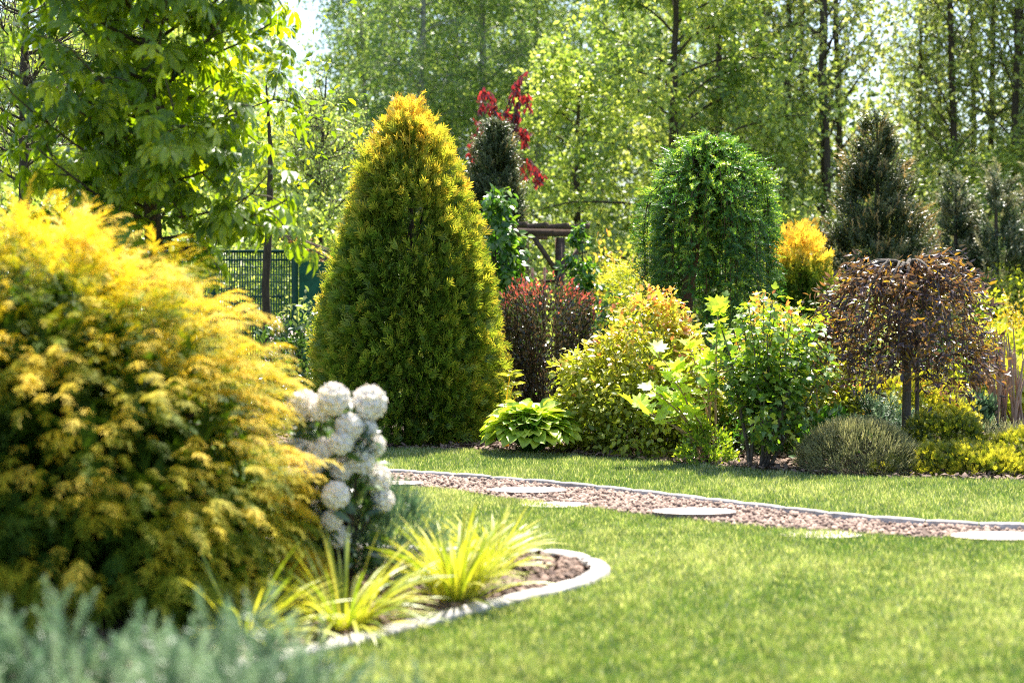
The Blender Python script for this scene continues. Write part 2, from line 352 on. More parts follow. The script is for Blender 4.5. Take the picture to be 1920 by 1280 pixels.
def t_plume(seed):
    r = random.Random(seed); V = []; Fc = []; T = []
    def strip(p, q, wd, t0, t1):
        p = np.array(p); q = np.array(q); d = nrm(q-p); sd_ = np.cross(d, (0, 0.2, 1.0)); sd_ = sd_/max(np.linalg.norm(sd_), 1e-6)*wd
        m = (p+q)/2+np.array([0, 0, .02]); k = len(V)
        V.extend([tuple(p-sd_*.6), tuple(p+sd_*.6), tuple(m+sd_), tuple(m-sd_), tuple(q)])
        Fc.extend([(k, k+1, k+2), (k, k+2, k+3), (k+3, k+2, k+4)]); T.extend([t0, t0, (t0+t1)/2, (t0+t1)/2, t1])
    ax = lambda t: np.array([0, t*.9, .18*math.sin(t*2.2)-.42*t*t])
    for i in range(5): strip(ax(i/5), ax((i+1)/5), .022, -.1, 0)
    for i in range(7):
        t = .12+.86*i/7; p = ax(t)
        for sg in (-1, 1):
            l = (.42-.22*t)*r.uniform(.7, 1.2); a = r.uniform(.3, .95)
            q = p+np.array([sg*math.sin(a)*l, math.cos(a)*l, -.30*l-r.uniform(0, .25)*l]); strip(p, q, .017, -.12, .1)
    return arr(V, Fc, T)
T_PLUME = [t_plume(s) for s in range(3)]

# ------------------------------------------------------------------ foliage generators (local coordinates)
def dome(m, rx, ry, h, low=-0.15, lump=0.12, seed=0, z0=None):
    """m points on a lumpy dome of height h; returns points and outward normals"""
    r = np.random.default_rng(seed+100)
    u = r.normal(size=(m*3, 3)); u = nrm(u); u = u[u[:, 2] > low][:m]
    while len(u) < m: u = np.vstack([u, u[:m-len(u)]])
    k = 1+lump*(np.sin(u[:, 0]*5+seed)+np.sin(u[:, 1]*6+seed*2)+np.sin(u[:, 2]*5+u[:, 0]*4+seed*3))/1.6
    zb = h*(-low)/(1-low)
    P = np.stack([u[:, 0]*rx*k, u[:, 1]*ry*k, zb+u[:, 2]*(h-zb)*k], 1)
    P[:, 2] = np.maximum(P[:, 2], 0.01)
    N = nrm(u/np.array([rx, ry, h])*rx)
    return P, N
def profile(m, zs, rs, sx=1.0, sy=1.0, jit=0.0):
    """m points on a body of revolution radius rs(zs)"""
    zz = np.linspace(zs[0], zs[-1], 200); rr = np.interp(zz, zs, rs); cdf = np.cumsum(rr+0.04); cdf /= cdf[-1]
    z = np.interp(rng.random(m), cdf, zz); r = np.interp(z, zs, rs)+rng.normal(size=m)*jit
    dr = np.gradient(rr, zz); sl_ = np.interp(z, zz, dr); a = rng.random(m)*2*math.pi
    P = np.stack([np.cos(a)*r*sx, np.sin(a)*r*sy, z], 1)
    N = nrm(np.stack([np.cos(a), np.sin(a), -sl_], 1))
    return P, N
def clump(P, N, n, rc, flat=1.0):
    i = rng.integers(0, len(P), n); o = rnd(n)*(rng.random(n)**0.45*rc)[:, None]; o[:, 2] *= flat
    return P[i]+o, nrm(N[i]*0.7+o/rc), i, np.sum(o*N[i], 1)/rc
def leaves(b, T, P, N, size, a_out=0.6, a_up=0.2, a_rnd=0.6, tone=None, face_up=0.6):
    n = len(P)
    d = nrm(N*a_out+UP*a_up+rnd(n)*a_rnd); z = nrm(UP*face_up+N*0.5+rnd(n)*0.7)
    R = frames(d, z); s = size*rng.uniform(0.65, 1.3, n)
    tone = rng.random(n) if tone is None else tone
    if isinstance(T, list):
        k = rng.integers(0, len(T), n)
        for j, t in enumerate(T):
            q = k == j; b.inst(t, P[q], R[q], s[q], tone[q])
    else: b.inst(T, P, R, s, tone)
    return P, R, s

def shrub(name, label, cat, x, y, rx, h, n, T, size, mat, ry=None, m=None, rc=None, tone=None, stems=5, group=None, a=(0.6, 0.2, 0.6), lump=0.14, seed=None,
          stem_mat='bark', low=-0.15, core=0.25, fname='foliage', face_up=0.6):
    t = thing(name, label, cat, (x, y, 0), group)
    seed = seed if seed is not None else int(abs(x*37+y*91)) % 97
    ry = ry or rx; m = m or max(20, n//22); rc = rc or 0.16*max(rx, h)
    P, N = dome(m, rx*0.92, ry*0.92, h*0.94, low, lump, seed)
    Q, NN, i, o = clump(P, N, n, rc)
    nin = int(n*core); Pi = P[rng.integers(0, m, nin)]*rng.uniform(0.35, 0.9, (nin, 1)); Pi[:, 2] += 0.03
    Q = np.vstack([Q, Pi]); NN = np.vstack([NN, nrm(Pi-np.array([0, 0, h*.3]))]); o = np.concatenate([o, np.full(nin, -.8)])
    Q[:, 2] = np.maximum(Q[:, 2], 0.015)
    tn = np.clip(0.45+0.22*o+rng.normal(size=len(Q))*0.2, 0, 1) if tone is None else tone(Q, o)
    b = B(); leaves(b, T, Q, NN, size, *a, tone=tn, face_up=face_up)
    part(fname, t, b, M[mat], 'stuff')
    if stems:
        b = B()
        for k in range(stems):
            e = P[rng.integers(0, m)]*0.85; r = rng.uniform(-.06, .06, 2)*rx*2
            tube(b, wob(curve((r[0], r[1], -.03), (e[0]*.3, e[1]*.3, e[2]*.7), e, 6), .01), np.linspace(.014, .004, 6)*max(.6, h), 5)
        part('stem', t, b, M[stem_mat], smooth=True)
    return t

def make_tree(h, r0, base, spread, nl, nt, lpt, size, T, droop=0.0, up=0.5, tw=(0.4, 1.0), lean=(0, 0), wobble=0.06, sc=0.13):
    """returns (trunk builder, leaf pos, leaf normals)"""
    tb = B(); n = 14
    zt = np.linspace(0, 1, n); pts = np.stack([lean[0]*zt**1.5, lean[1]*zt**1.5, h*zt], 1); pts = wob(pts, wobble); pts[0] = 0; pts[0, 2] = -0.1
    tube(tb, pts, r0*(1-zt)**0.75+0.012, 8)
    LP = []; LD = []
    for i in range(nl):
        f = base+(0.98-base)*((i+.5)/nl)**0.9; p0 = np.array([np.interp(f, zt, pts[:, k]) for k in range(3)])
        a = i*2.4+rng.uniform(-.5, .5); el = rng.uniform(up-.35, up+.35); L = spread*(1-0.62*max(0, (f-base)/(1-base))**1.6)*rng.uniform(.65, 1.15)
        d = np.array([math.cos(a)*math.cos(el), math.sin(a)*math.cos(el), math.sin(el)])
        p2 = p0+d*L+np.array([0, 0, -droop*L*.5]); p1 = p0+d*L*.5+np.array([0, 0, .14*L])
        lp = wob(curve(p0, p1, p2, 7), .03*L/2)
        tube(tb, lp, np.linspace(max(.012, r0*.36*(1-f*.6)), .006, 7), 5)
        for j in range(nt):
            s = rng.uniform(.22, 1.0); q0 = np.array([np.interp(s, np.linspace(0, 1, 7), lp[:, k]) for k in range(3)])
            td = nrm(d*.7+rng.normal(size=3)*.75+np.array([0, 0, .1-droop])); tl = rng.uniform(*tw)
            q1 = q0+td*tl; qm = (q0+q1)/2+np.array([0, 0, .06])
            tube(tb, np.array([q0, qm, q1]), [.008, .005, .003], 3, cap=False)
            u = rng.random((lpt, 1))**0.7; c = q0+(q1-q0)*u+rng.normal(size=(lpt, 3))*sc
            LP.append(c); LD.append(np.broadcast_to(td, (lpt, 3)))
    return tb, np.vstack(LP), np.vstack(LD)

# ================================================================== SETTING: ground, lawn, beds, path
def sheet(name, poly, z, mat, kind='structure'):
    poly = np.asarray(poly, float); c = poly.mean(0)
    me = bpy.data.meshes.new(name)
    me.from_pydata([(x, y, z) for x, y in poly], [], [tuple(range(len(poly)))]); me.materials.append(M[mat]); me.update()
    if me.polygons[0].normal.z < 0: me.flip_normals()
    o = link(name, me); o['kind'] = kind
    return o
sheet('ground', [(-600, -60), (600, -60), (600, 900), (-600, 900)], -0.03, 'ground')
sheet('lawn', [(-14, -4), (16, -4), (16, 17.6), (-14, 17.6)], 0.0, 'turf')

path_far = np.array([gp(*p, z=.03) for p in [(540, 870), (727, 882), (935, 896.5), (1170, 918.5), (1400, 945.5), (1620, 970), (1800, 982), (1960, 986), (2300, 988)]])
path_near = np.array([gp(*p) for p in [(540, 897), (734, 912), (868, 925), (969, 941), (1103, 956), (1204, 968), (1338, 983), (1481, 996), (1612, 1004), (1770, 1011), (1920, 1014), (2080, 1017), (2300, 1017)]])
pf = smooth_line(path_far, .1); pn = smooth_line(path_near, .1)
path_poly = np.vstack([pf, pn[::-1]])
sheet('path', path_poly, 0.006, 'path_base')
bed_front = np.array([gp(*p) for p in [(300, 834), (500, 838), (720, 842), (920, 848), (1100, 858), (1300, 873), (1500, 890), (1720, 899), (1990, 905), (2300, 910)]])
bf = smooth_line(bed_front, .12); bf[:, 1] += 0.02*np.sin(np.arange(len(bf))*1.7)
rear_bed = np.vstack([bf, [(8.0, 15.9), (5.2, 16.35), (2.0, 16.6), (-2, 17.0), (-8, 17.2)]])
sheet('planting_bed', rear_bed, 0.005, 'soil')
sheet('woodland_floor', [(-14, 17.6), (16, 17.6), (30, 60), (-30, 60)], -0.006, 'ground')
kerb_line = smooth_line([(-2.7, 4.6), (-1.6, 5.35), (-.86, 6.06), (-.31, 6.74), (.15, 7.25), (.37, 7.58), (.42, 7.88), (.27, 8.17), (-.03, 8.30), (-.6, 8.33), (-1.4, 8.6), (-2.6, 9.2), (-4.2, 10.0)], .05)
front_bed = np.vstack([kerb_line, [(-6, 9.5), (-6, 2.5), (-3.4, 2.5)]])
sheet('flower_bed', front_bed, 0.006, 'soil')

# ---- kerb stones: one block after another along a line
def kerb_run(name, label, line, width, z0, z1, blen, mat, side=1.0):
    c = line[len(line)//2]; t = thing(name, label, 'kerb', (c[0], c[1], 0))
    seg = np.linalg.norm(np.diff(line, axis=0), axis=1); s = np.concatenate([[0], np.cumsum(seg)]); n = int(s[-1]/blen)
    for i in range(n):
        q = np.linspace(i*blen+.0045, (i+1)*blen-.0045, 5)
        P = np.stack([np.interp(q, s, line[:, k]) for k in (0, 1)], 1)-c
        tg = nrm(np.gradient(P, axis=0)); no = np.stack([-tg[:, 1], tg[:, 0]], 1)*side
        h = z1+rng.uniform(-.003, .003); e = .010; V = []
        for j in range(5):
            ee = 0.006 if j in (0, 4) else 0
            for off, z in ((0, z0), (0, h-e), (e, h-ee), (width-e, h-ee), (width, h-e), (width, z0)):
                V.append((*(P[j]+no[j]*off), z))
        Fc = []
        for j in range(4):
            for k in range(5): Fc.append((j*6+k, j*6+k+1, j*6+7+k, j*6+6+k))
        V = np.array(V); b = B(); b.add(V, Fc)
        for j in (0, 24): b.add(V[j:j+6], [(0, 1, 2), (0, 2, 3), (0, 3, 4), (0, 4, 5)])
        part('kerb_stone', t, b, M[mat])
    return t
kerb_run('path_kerb', 'low pale kerb of short concrete blocks along the far side of the gravel path', pf, .055, -.05, .045, .34, 'kerb', 1)
kerb_run('bed_kerb', 'white curved kerb rounding the tip of the front flower bed', kerb_line, .115, -.05, .038, .30, 'concrete', -1)

# ---- stepping stones
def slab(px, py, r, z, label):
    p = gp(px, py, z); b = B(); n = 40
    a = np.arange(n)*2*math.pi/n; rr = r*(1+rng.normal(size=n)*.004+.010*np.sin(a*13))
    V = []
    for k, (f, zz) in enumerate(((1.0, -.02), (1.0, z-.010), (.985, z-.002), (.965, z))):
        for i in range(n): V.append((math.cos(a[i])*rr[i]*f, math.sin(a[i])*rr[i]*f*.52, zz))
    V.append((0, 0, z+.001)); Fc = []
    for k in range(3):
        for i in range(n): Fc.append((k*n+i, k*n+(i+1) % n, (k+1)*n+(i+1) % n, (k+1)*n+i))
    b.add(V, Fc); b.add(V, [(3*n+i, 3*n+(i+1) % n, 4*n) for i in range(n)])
    me = b.mesh('stepping_stone', M['slab']); me.materials.append(M['slab_rim_shade'])
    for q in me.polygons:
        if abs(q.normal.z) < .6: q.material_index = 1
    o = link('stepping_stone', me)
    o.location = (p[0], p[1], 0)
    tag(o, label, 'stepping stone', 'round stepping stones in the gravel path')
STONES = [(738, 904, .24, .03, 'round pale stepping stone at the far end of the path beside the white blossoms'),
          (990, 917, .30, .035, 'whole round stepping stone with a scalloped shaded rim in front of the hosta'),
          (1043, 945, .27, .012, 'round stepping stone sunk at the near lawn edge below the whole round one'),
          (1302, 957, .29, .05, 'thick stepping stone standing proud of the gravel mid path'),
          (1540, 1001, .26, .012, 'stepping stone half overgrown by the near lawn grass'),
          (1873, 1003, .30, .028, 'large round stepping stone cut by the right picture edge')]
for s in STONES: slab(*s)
stone_c = np.array([gp(s[0], s[1], s[3]) for s in STONES]); stone_r = np.array([s[2] for s in STONES])

# ---- gravel of the path
def t_peb(seed):
    r = random.Random(seed); V = [(0, 0, .5)]
    for z, k in ((.28, 6), (-.1, 6)):
        for i in range(k):
            a = (i+(z < 0)*.5)*2*math.pi/k; q = (.38 if z > 0 else .5)*r.uniform(.75, 1.2); V.append((math.cos(a)*q, math.sin(a)*q*r.uniform(.7, 1), z*r.uniform(.8, 1.1)))
    Fc = [(0, 1+i, 1+(i+1) % 6) for i in range(6)]+[(1+i, 7+i, 1+(i+1) % 6) for i in range(6)]+[(7+i, 7+(i+1) % 6, 1+(i+1) % 6) for i in range(6)]
    return arr(V, Fc)
T_PEB = [t_peb(s) for s in range(5)]
def scatter(poly, n, xr, yr):
    P = np.stack([rng.uniform(*xr, n), rng.uniform(*yr, n)], 1)
    return P[inpoly(P, poly)]
P = scatter(path_poly, 34000, (-2.2, 5.2), (8.4, 13.6))
for c, r in zip(stone_c, stone_r): P = P[np.linalg.norm((P-c)/np.array([1, .52]), axis=1) > r-.01]
n = len(P); a = rng.random(n)*6.28
R = frames(np.stack([np.cos(a), np.sin(a), rng.normal(size=n)*.25], 1), nrm(np.stack([rng.normal(size=n)*.35, rng.normal(size=n)*.35, np.ones(n)], 1)))
b = B(); k = rng.integers(0, 5, n); s = rng.uniform(.018, .046, n); tn = rng.random(n)
z = .008+rng.random(n)*.010
for j in range(5):
    q = k == j; b.inst(T_PEB[j], np.column_stack([P[q], z[q]]), R[q], s[q], tn[q])
o = link('gravel', b.mesh('gravel', M['pebble'])); o['kind'] = 'stuff'; o['label'] = 'pinkish brown gravel filling the garden path'

# ---- bark mulch
T_CHIP = [arr([(-.5, -.2, 0), (.1, -.3, .06), (.5, -.1, 0), (.45, .2, .05), (-.2, .28, .1), (-.05, 0, .22)], [(0, 1, 5), (1, 2, 5), (2, 3, 5), (3, 4, 5), (4, 0, 5)]),
          arr([(-.5, -.1, .05), (.5, -.14, 0), (.4, .12, .08), (-.4, .16, .12)], [(0, 1, 2), (0, 2, 3)])]
def mulch(name, label, poly, n, xr, yr, size):
    P = scatter(poly, n, xr, yr); n = len(P); a = rng.random(n)*6.28
    R = frames(np.stack([np.cos(a), np.sin(a), rng.normal(size=n)*.3], 1), nrm(np.stack([rng.normal(size=n)*.5, rng.normal(size=n)*.5, np.ones(n)], 1)))
    b = B(); k = rng.integers(0, 2, n)
    for j in range(2):
        q = k == j; b.inst(T_CHIP[j], np.column_stack([P[q], .008+rng.random(q.sum())*.03]), R[q], size*rng.uniform(.5, 1.5, q.sum()), rng.random(q.sum()))
    o = link(name, b.mesh(name, M['chip'])); o['kind'] = 'stuff'; o['label'] = label
mulch('mulch', 'brown bark chips covering the front flower bed', front_bed, 16000, (-2.2, .5), (5.2, 8.6), .05)
mulch('mulch', 'brown bark mulch under the shrubs of the rear bed', rear_bed, 17000, (-2.6, 5.2), (11.4, 15.8), .055)

# ---- grass
def grass(name, label, P, h, wd):
    n = len(P); lo = noise2(P, 2.2, 3); lo2 = noise2(P, 7.0, 5)
    a = rng.random(n)*6.28; lean = rng.uniform(.05, .55, n)
    pale = rng.random(n) < .04; hh = h*np.where(pale, 1.15, 1.0)*rng.uniform(.55, 1.25, n)*(1+.22*lo2); w_ = wd*rng.uniform(.7, 1.4, n)*np.where(pale, 1.7, 1.0)
    ca, sa = np.cos(a), np.sin(a); b_ = rng.random(n)*6.28
    base = np.column_stack([P, np.zeros(n)])
    side = np.column_stack([ca, sa, np.zeros(n)])*w_[:, None]*.5
    ln = np.column_stack([np.cos(b_)*lean, np.sin(b_)*lean, np.ones(n)])
    mid = base+ln*np.array([.6, .6, 1])*(hh*.55)[:, None]; tip = base+ln*np.array([1.6, 1.6, .95])*hh[:, None]
    V = np.stack([base-side, base+side, (mid*.35+tip*.65)], 1).reshape(-1, 3); k = np.arange(n)*3
    Fc = np.stack([k, k+1, k+2], 1)
    lo3 = noise2(P, 26., 9); tn = np.clip(.40+.10*lo+.09*lo2+.07*lo3+rng.normal(size=n)*.22, 0, .9); dry = rng.random(n) < .05+.12*np.clip(lo+.5*lo2, 0, 1); tn[dry] = rng.uniform(.8, 1, dry.sum()); tn[pale] = rng.uniform(.72, .95, pale.sum())
    b = B(); b.add(V, Fc, np.repeat(tn, 3))
    o = link(name, b.mesh(name, M['grass'])); o['kind'] = 'stuff'; o['label'] = label
def inview(P, m=.9):
    return np.abs(P[:, 0]) < P[:, 1]*.36+m
# near lawn
def near_cand(n, yr):
    P = np.stack([rng.uniform(-4.2, 4.2, n), rng.uniform(*yr, n)], 1)
    ok = inview(P) & ~inpoly(P, front_bed) & (P[:, 1] < np.interp(P[:, 0], pn[:, 0], pn[:, 1])+rng.uniform(-.02, .05, n))
    kd = np.min(np.linalg.norm(P[:, None, :]-kerb_line[None, ::6, :], axis=2), axis=1) if n < 1 else None
    return P[ok]
def off_kerb(P):
    # keep grass clear of the kerb's top (outside edge lies .13 m beyond the bed line)
    keep = np.ones(len(P), bool); near = np.where((P[:, 0] < .85) & (P[:, 1] < 8.9))[0]
    for i in range(0, len(near), 20000):
        q = near[i:i+20000]; d = np.linalg.norm(P[q][:, None, :]-kerb_line[None, ::4, :], axis=2).min(1)
        keep[q] = d > np.where(P[q][:, 1] < 7.3, .02, .10)+rng.random(len(q))*.045
    return P[keep]
Pn = off_kerb(np.vstack([near_cand(260000, (4.6, 6.5)), near_cand(560000, (6.5, 11.5))]))
Pn = Pn[Pn[:, 0] > -2.2]
grass('grass', 'sunlit short green grass of the near lawn', Pn, .042, .0062)
n = 380000; P = np.stack([rng.uniform(-3.5, 5.4, n), rng.uniform(9.2, 14.4, n)], 1)
ok = inview(P) & (P[:, 1] > np.interp(P[:, 0], pf[:, 0], pf[:, 1])+.065) & (P[:, 1] < np.interp(P[:, 0], bf[:, 0], bf[:, 1])+rng.uniform(-.03, .04, n))
grass('grass', 'green grass strip between the gravel path and the rear bed', P[ok], .046, .0062)
n = 26000; P = np.stack([rng.uniform(3.5, 7.2, n), rng.uniform(16.0, 17.6, n)], 1)
grass('grass', 'small sunlit lawn patch behind the low shrubs on the far right', P[inview(P)], .05, .01)

# ================================================================== BACKGROUND TREES
def tree_thing(name, label, px, d, spec, leafmat_, size, T, barkmat, group, tonef=None, out=.4, seed=0):
    tb, LP, LD = make_tree(*spec[0], **spec[1])
    t = thing(name, label, 'tree', ((px-960)/F*d, d, 0), group)
    part('trunk', t, tb, M[barkmat], smooth=True)
    b = B(); n = len(LP)
    N = nrm(LD*out+rnd(n)*.7)
    q = rng.normal(size=(n, 3)); nz = noise2(LP[:, [0, 2]]*1.0, 1.6, seed+1)
    tn = np.clip(.42+.20*nz+np.repeat(rng.normal(size=n//5+1), 5)[:n]*.16+rng.normal(size=n)*.18, 0, 1)
    R = frames(nrm(LD*.5+rnd(n)*.9-UP*.35), nrm(UP*.4+rnd(n)))
    b.inst(T, LP, R, size*rng.uniform(.6, 1.3, n), tn)
    part('crown', t, b, M[leafmat_], 'stuff')
    return t
# slender light-leaved trees with dark trunks (right half)
G = 'slender dark-trunked trees in the wood behind the garden'
slim = [tree_thing('slender_tree', 'x', 1350, 30, ((12.5, .095, .16, 2.2, 40, 10, 15, 0, None), dict(droop=.05, up=.6, tw=(.5, 1.2), wobble=.05, sc=.085)), 'light', .12, T_DIA, 'bark', G, seed=1),
        tree_thing('slender_tree', 'x', 1465, 31, ((13.5, .085, .22, 2.0, 36, 10, 13, 0, None), dict(droop=.1, up=.75, tw=(.5, 1.1), wobble=.045, sc=.085)), 'light', .12, T_DIA, 'bark', G, seed=2)]
slim[0]['label'] = 'slender forked-looking dark trunk rising straight above the weeping larch'
slim[1]['label'] = 'thin dark trunk standing free just right of the weeping larch crown'
SL = [(1386, 32, 1, 1.0, 'dark straight trunk close beside the one above the weeping larch, on its right side'),
      (1548, 29.5, 0, 1.15, 'thick dark tree rising left behind the brown-tipped spruce'),
      (1582, 33, 1, 1.05, 'dark trunk just behind the thick one left of the brown-tipped spruce'),
      (1716, 34, 1, .8, 'thin pale-leaved trunk beside the bright sky gap'),
      (1738, 37, 0, .7, 'faint thin trunk right of the bright sky gap'),
      (1798, 31, 1, 1.05, 'dark trunk with leafy sprays above the grey pine bushes'),
      (1829, 35, 0, .9, 'thin dark trunk in the middle of the far right trunks'),
      (1892, 30.5, 1, 1.1, 'thickest dark trunk in the upper right corner'),
      (1916, 33, 0, 1.0, 'dark trunk cut by the right picture edge'),
      (1280, 34, 0, .95, 'dark trunk half hidden in leaves above the left of the weeping larch'),
      (1415, 36, 1, .9, 'thin dark stem between the weeping larch top and the free-standing thin trunk'),
      (1505, 34.5, 0, .95, 'slim dark trunk left of the thick one behind the spruce'),
      (1322, 37, 1, .9, 'slim dark trunk above the left shoulder of the weeping larch'),
      (1770, 36, 1, .9, 'slim dark trunk between the sky gap and the far right trunks'),
      (1860, 33.5, 1, 1.0, 'slim dark trunk left of the thickest one in the upper right corner'),
      (1985, 32, 0, 1.0, 'leafy tree just outside the right picture edge with branches reaching in'),
      (2060, 29, 1, 1.1, 'second leafy tree outside the right picture edge')]
for px, d, k, s, lab in SL:
    copy_tree(slim[k], ((px-960)/F*d, d, 0), rng.uniform(0, 6.28), (s, s, s*rng.uniform(.95, 1.1)), lab, G)
# bright broadleaf tree behind the pergola
G = 'bright sunlit broadleaf trees behind the pergola'
br = tree_thing('broadleaf_tree', 'bright yellow-green tree spreading branches left behind the weeping larch', 1262, 26.5, ((8.5, .13, .10, 2.9, 36, 14, 34, 0, None), dict(droop=.15, up=.35, tw=(.4, 1.1), sc=.08)), 'bright', .125, T_DIA, 'bark', G, seed=3)
copy_tree(br, ((1085-960)/F*28.5, 28.5, 0), 2.1, (.8, .8, .72), 'bright yellow-green tree straight above the pergola beams', G)
copy_tree(br, ((1430-960)/F*28, 28, 0), 4.0, (.75, .75, .6), 'bright low tree filling the gap behind the weeping larch', G)
copy_tree(br, ((1660-960)/F*31, 31, 0), 1.0, (.8, .8, .5), 'bright low tree behind the brown-tipped spruce', G)
copy_tree(br, ((1850-960)/F*29.5, 29.5, 0), 5.1, (.95, .95, .52), 'bright bushy tree behind the grey pine bushes', G)
copy_tree(br, ((560-960)/F*30, 30, 0), 3.3, (.8, .8, .6), 'bright small tree over the green wire fence', G)
copy_tree(br, ((60-960)/F*27, 27, 0), .7, (1.0, 1.0, .75), 'bright tree in the upper left corner behind the twiggy tree', G)
copy_tree(br, ((300-960)/F*29, 29, 0), 5.9, (1.0, 1.0, .8), 'bright tree glowing through the large-leaved tree', G)
# birches
G = 'dense green birches in the middle of the wood'
bi = tree_thing('birch_tree', 'white-stemmed birch right behind the golden conifer top', 785, 36, ((13.5, .13, .06, 2.7, 48, 13, 42, 0, None), dict(droop=.65, up=.55, tw=(.6, 1.6), sc=.11)), 'birch', .10, T_DIA, 'bark_birch', G, seed=4)
for px, d, rz, s, sz, lab in [(905, 38, 1.2, 1.0, 1.05, 'pale-stemmed birch behind the red-leaved tree'),
                             (690, 39, 2.4, 1.0, .86, 'green birch between the sky gap and the golden conifer top'),
                             (1010, 40, 3.9, 1.05, 1.0, 'shaded birch behind the right side of the red-leaved tree'),
                             (1130, 42, 5.0, 1.0, 1.05, 'far birch at the top middle over the bright broadleaf tree'),
                             (850, 44, .4, 1.15, 1.1, 'far dense birch between the two pale stems'),
                             (620, 47, 4.4, 1.0, .60, 'distant low birch under the left sky gap'),
                             (400, 36, 2.9, 1.1, 1.0, 'birch hidden mostly behind the large-leaved tree'),
                             (180, 38, 1.9, 1.1, 1.0, 'birch glimpsed left through the large-leaved tree'),
                             (1240, 45, 2.2, 1.0, 1.0, 'distant birch above the right of the pergola'),
                             (745, 42.5, 3.1, 1.0, 1.0, 'far birch between the nearest white stem and the left gap'),
                             (965, 45.5, 5.6, 1.1, 1.1, 'far birch right behind the highest red branch tip')]:
    copy_tree(bi, ((px-960)/F*d, d, 0), rz, (s, s, sz), lab, G)
# far wood mass
def mass(name, label, n, xr, yr, zf, size, mat, seed):
    P = np.stack([rng.uniform(*xr, n), rng.uniform(*yr, n), rng.random(n)], 1)
    top = zf(P[:, 0]); P[:, 2] *= top*(1+.18*np.sin(P[:, 0]*1.3+seed)+.12*np.sin(P[:, 0]*3.1+P[:, 1]))
    b = B(); nz = noise2(P[:, [0, 2]], 1.2, seed); R = frames(rnd(n), rnd(n))
    b.inst(T_DIA, P, R, size*rng.uniform(.6, 1.3, n), np.clip(.45+.2*nz+rng.normal(size=n)*.2, 0, 1))
    o = link(name, b.mesh(name, M[mat])); o['kind'] = 'stuff'; o['label'] = label
mass('far_foliage', 'distant mass of woodland leaves closing the view', 70000, (-30, 32), (46, 56), lambda x: np.interp(x, [-30, -9, -7.6, -5.5, 0, 6, 13, 15, 18, 24], [13, 11, 8.2, 10, 13, 12.0, 8.6, 6.0, 7.5, 10]), .30, 'wood_far', 2)
mass('undergrowth', 'low sunlit undergrowth at the foot of the wood', 56000, (-14, 14), (24.5, 30), lambda x: 2.2+.9*np.sin(x*1.7)+.5*np.sin(x*4.1), .10, 'light', 5)

# ================================================================== MIDDLE DISTANCE
# brown-tipped spruce
def conifer(name, label, px, d, h, rw, nb, mat, T, size, gold=0.25, tip=0.0, per=16, pw=.85, ze=.62):
    t = thing(name, label, 'conifer', ((px-960)/F*d, d, 0))
    b = B(); tube(b, [(0, 0, -.05), (0, 0, h*.5), (0, 0, h*.97)], [.09, .05, .008], 7); part('trunk', t, b, M['bark'], smooth=True)
    zz = 1-(rng.random(nb))**.75*.98; z = h*(1-rng.random(nb)**ze*.98); a = rng.random(nb)*6.28
    r = rw*(1-(z/h))**pw*rng.uniform(.75, 1.12, nb)+.03
    d0 = np.stack([np.cos(a), np.sin(a), np.full(nb, .55)], 1)
    P = np.stack([np.cos(a)*r, np.sin(a)*r, z], 1)
    i = np.repeat(np.arange(nb), per); u = rng.random(len(i)); Q = P[i]*np.stack([.45+.55*u, .45+.55*u, np.ones(len(i))], 1)-np.stack([0*u, 0*u, (1-u)*.25*r[i]], 1)+rng.normal(size=(len(i), 3))*.05
    Q[:, 2] = np.clip(Q[:, 2], .03, h)
    N = nrm(d0[i]+rnd(len(i))*.5)
    tn = np.clip(.35+.25*u+rng.normal(size=len(i))*.15+(u > .78)*gold*(rng.random(len(i)) < .45)+tip*(Q[:, 2]/h > .8), 0, 1)
    b = B(); leaves(b, T, Q, N, size, .9, .45, .35, tone=tn); part('foliage', t, b, M[mat], 'stuff')
    return t
conifer('spruce_tree', 'dark spruce with brown-tipped new shoots left of the grey pine bushes', 1645, 20, 4.08, 1.5, 600, 'dark_conifer', T_FAR, .18, .38, .08, per=20)
conifer('narrow_conifer', 'dark narrow conifer standing under the red-leaved tree', 928, 20.5, 3.95, .62, 420, 'dark_conifer', T_FAR, .16, .08, pw=.46, ze=1.25)
for px, d, h, rw, lab in [(1792, 23, 3.5, .85, 'grey-green pine bush directly right of the spruce'), (1868, 22.5, 3.6, .95, 'grey-green pine bush in the middle of the right group'), (1945, 23.5, 3.7, .8, 'grey-green pine bush cut by the right picture edge'), (1700, 24, 2.9, .8, 'grey-green pine bush half hidden behind the spruce')]:
    t = conifer('pine_bush', lab, px, d, h, rw, 170, 'grey_conifer', T_FAR, .26, .3, .12, per=14); t['group'] = 'grey-green pine bushes on the right'
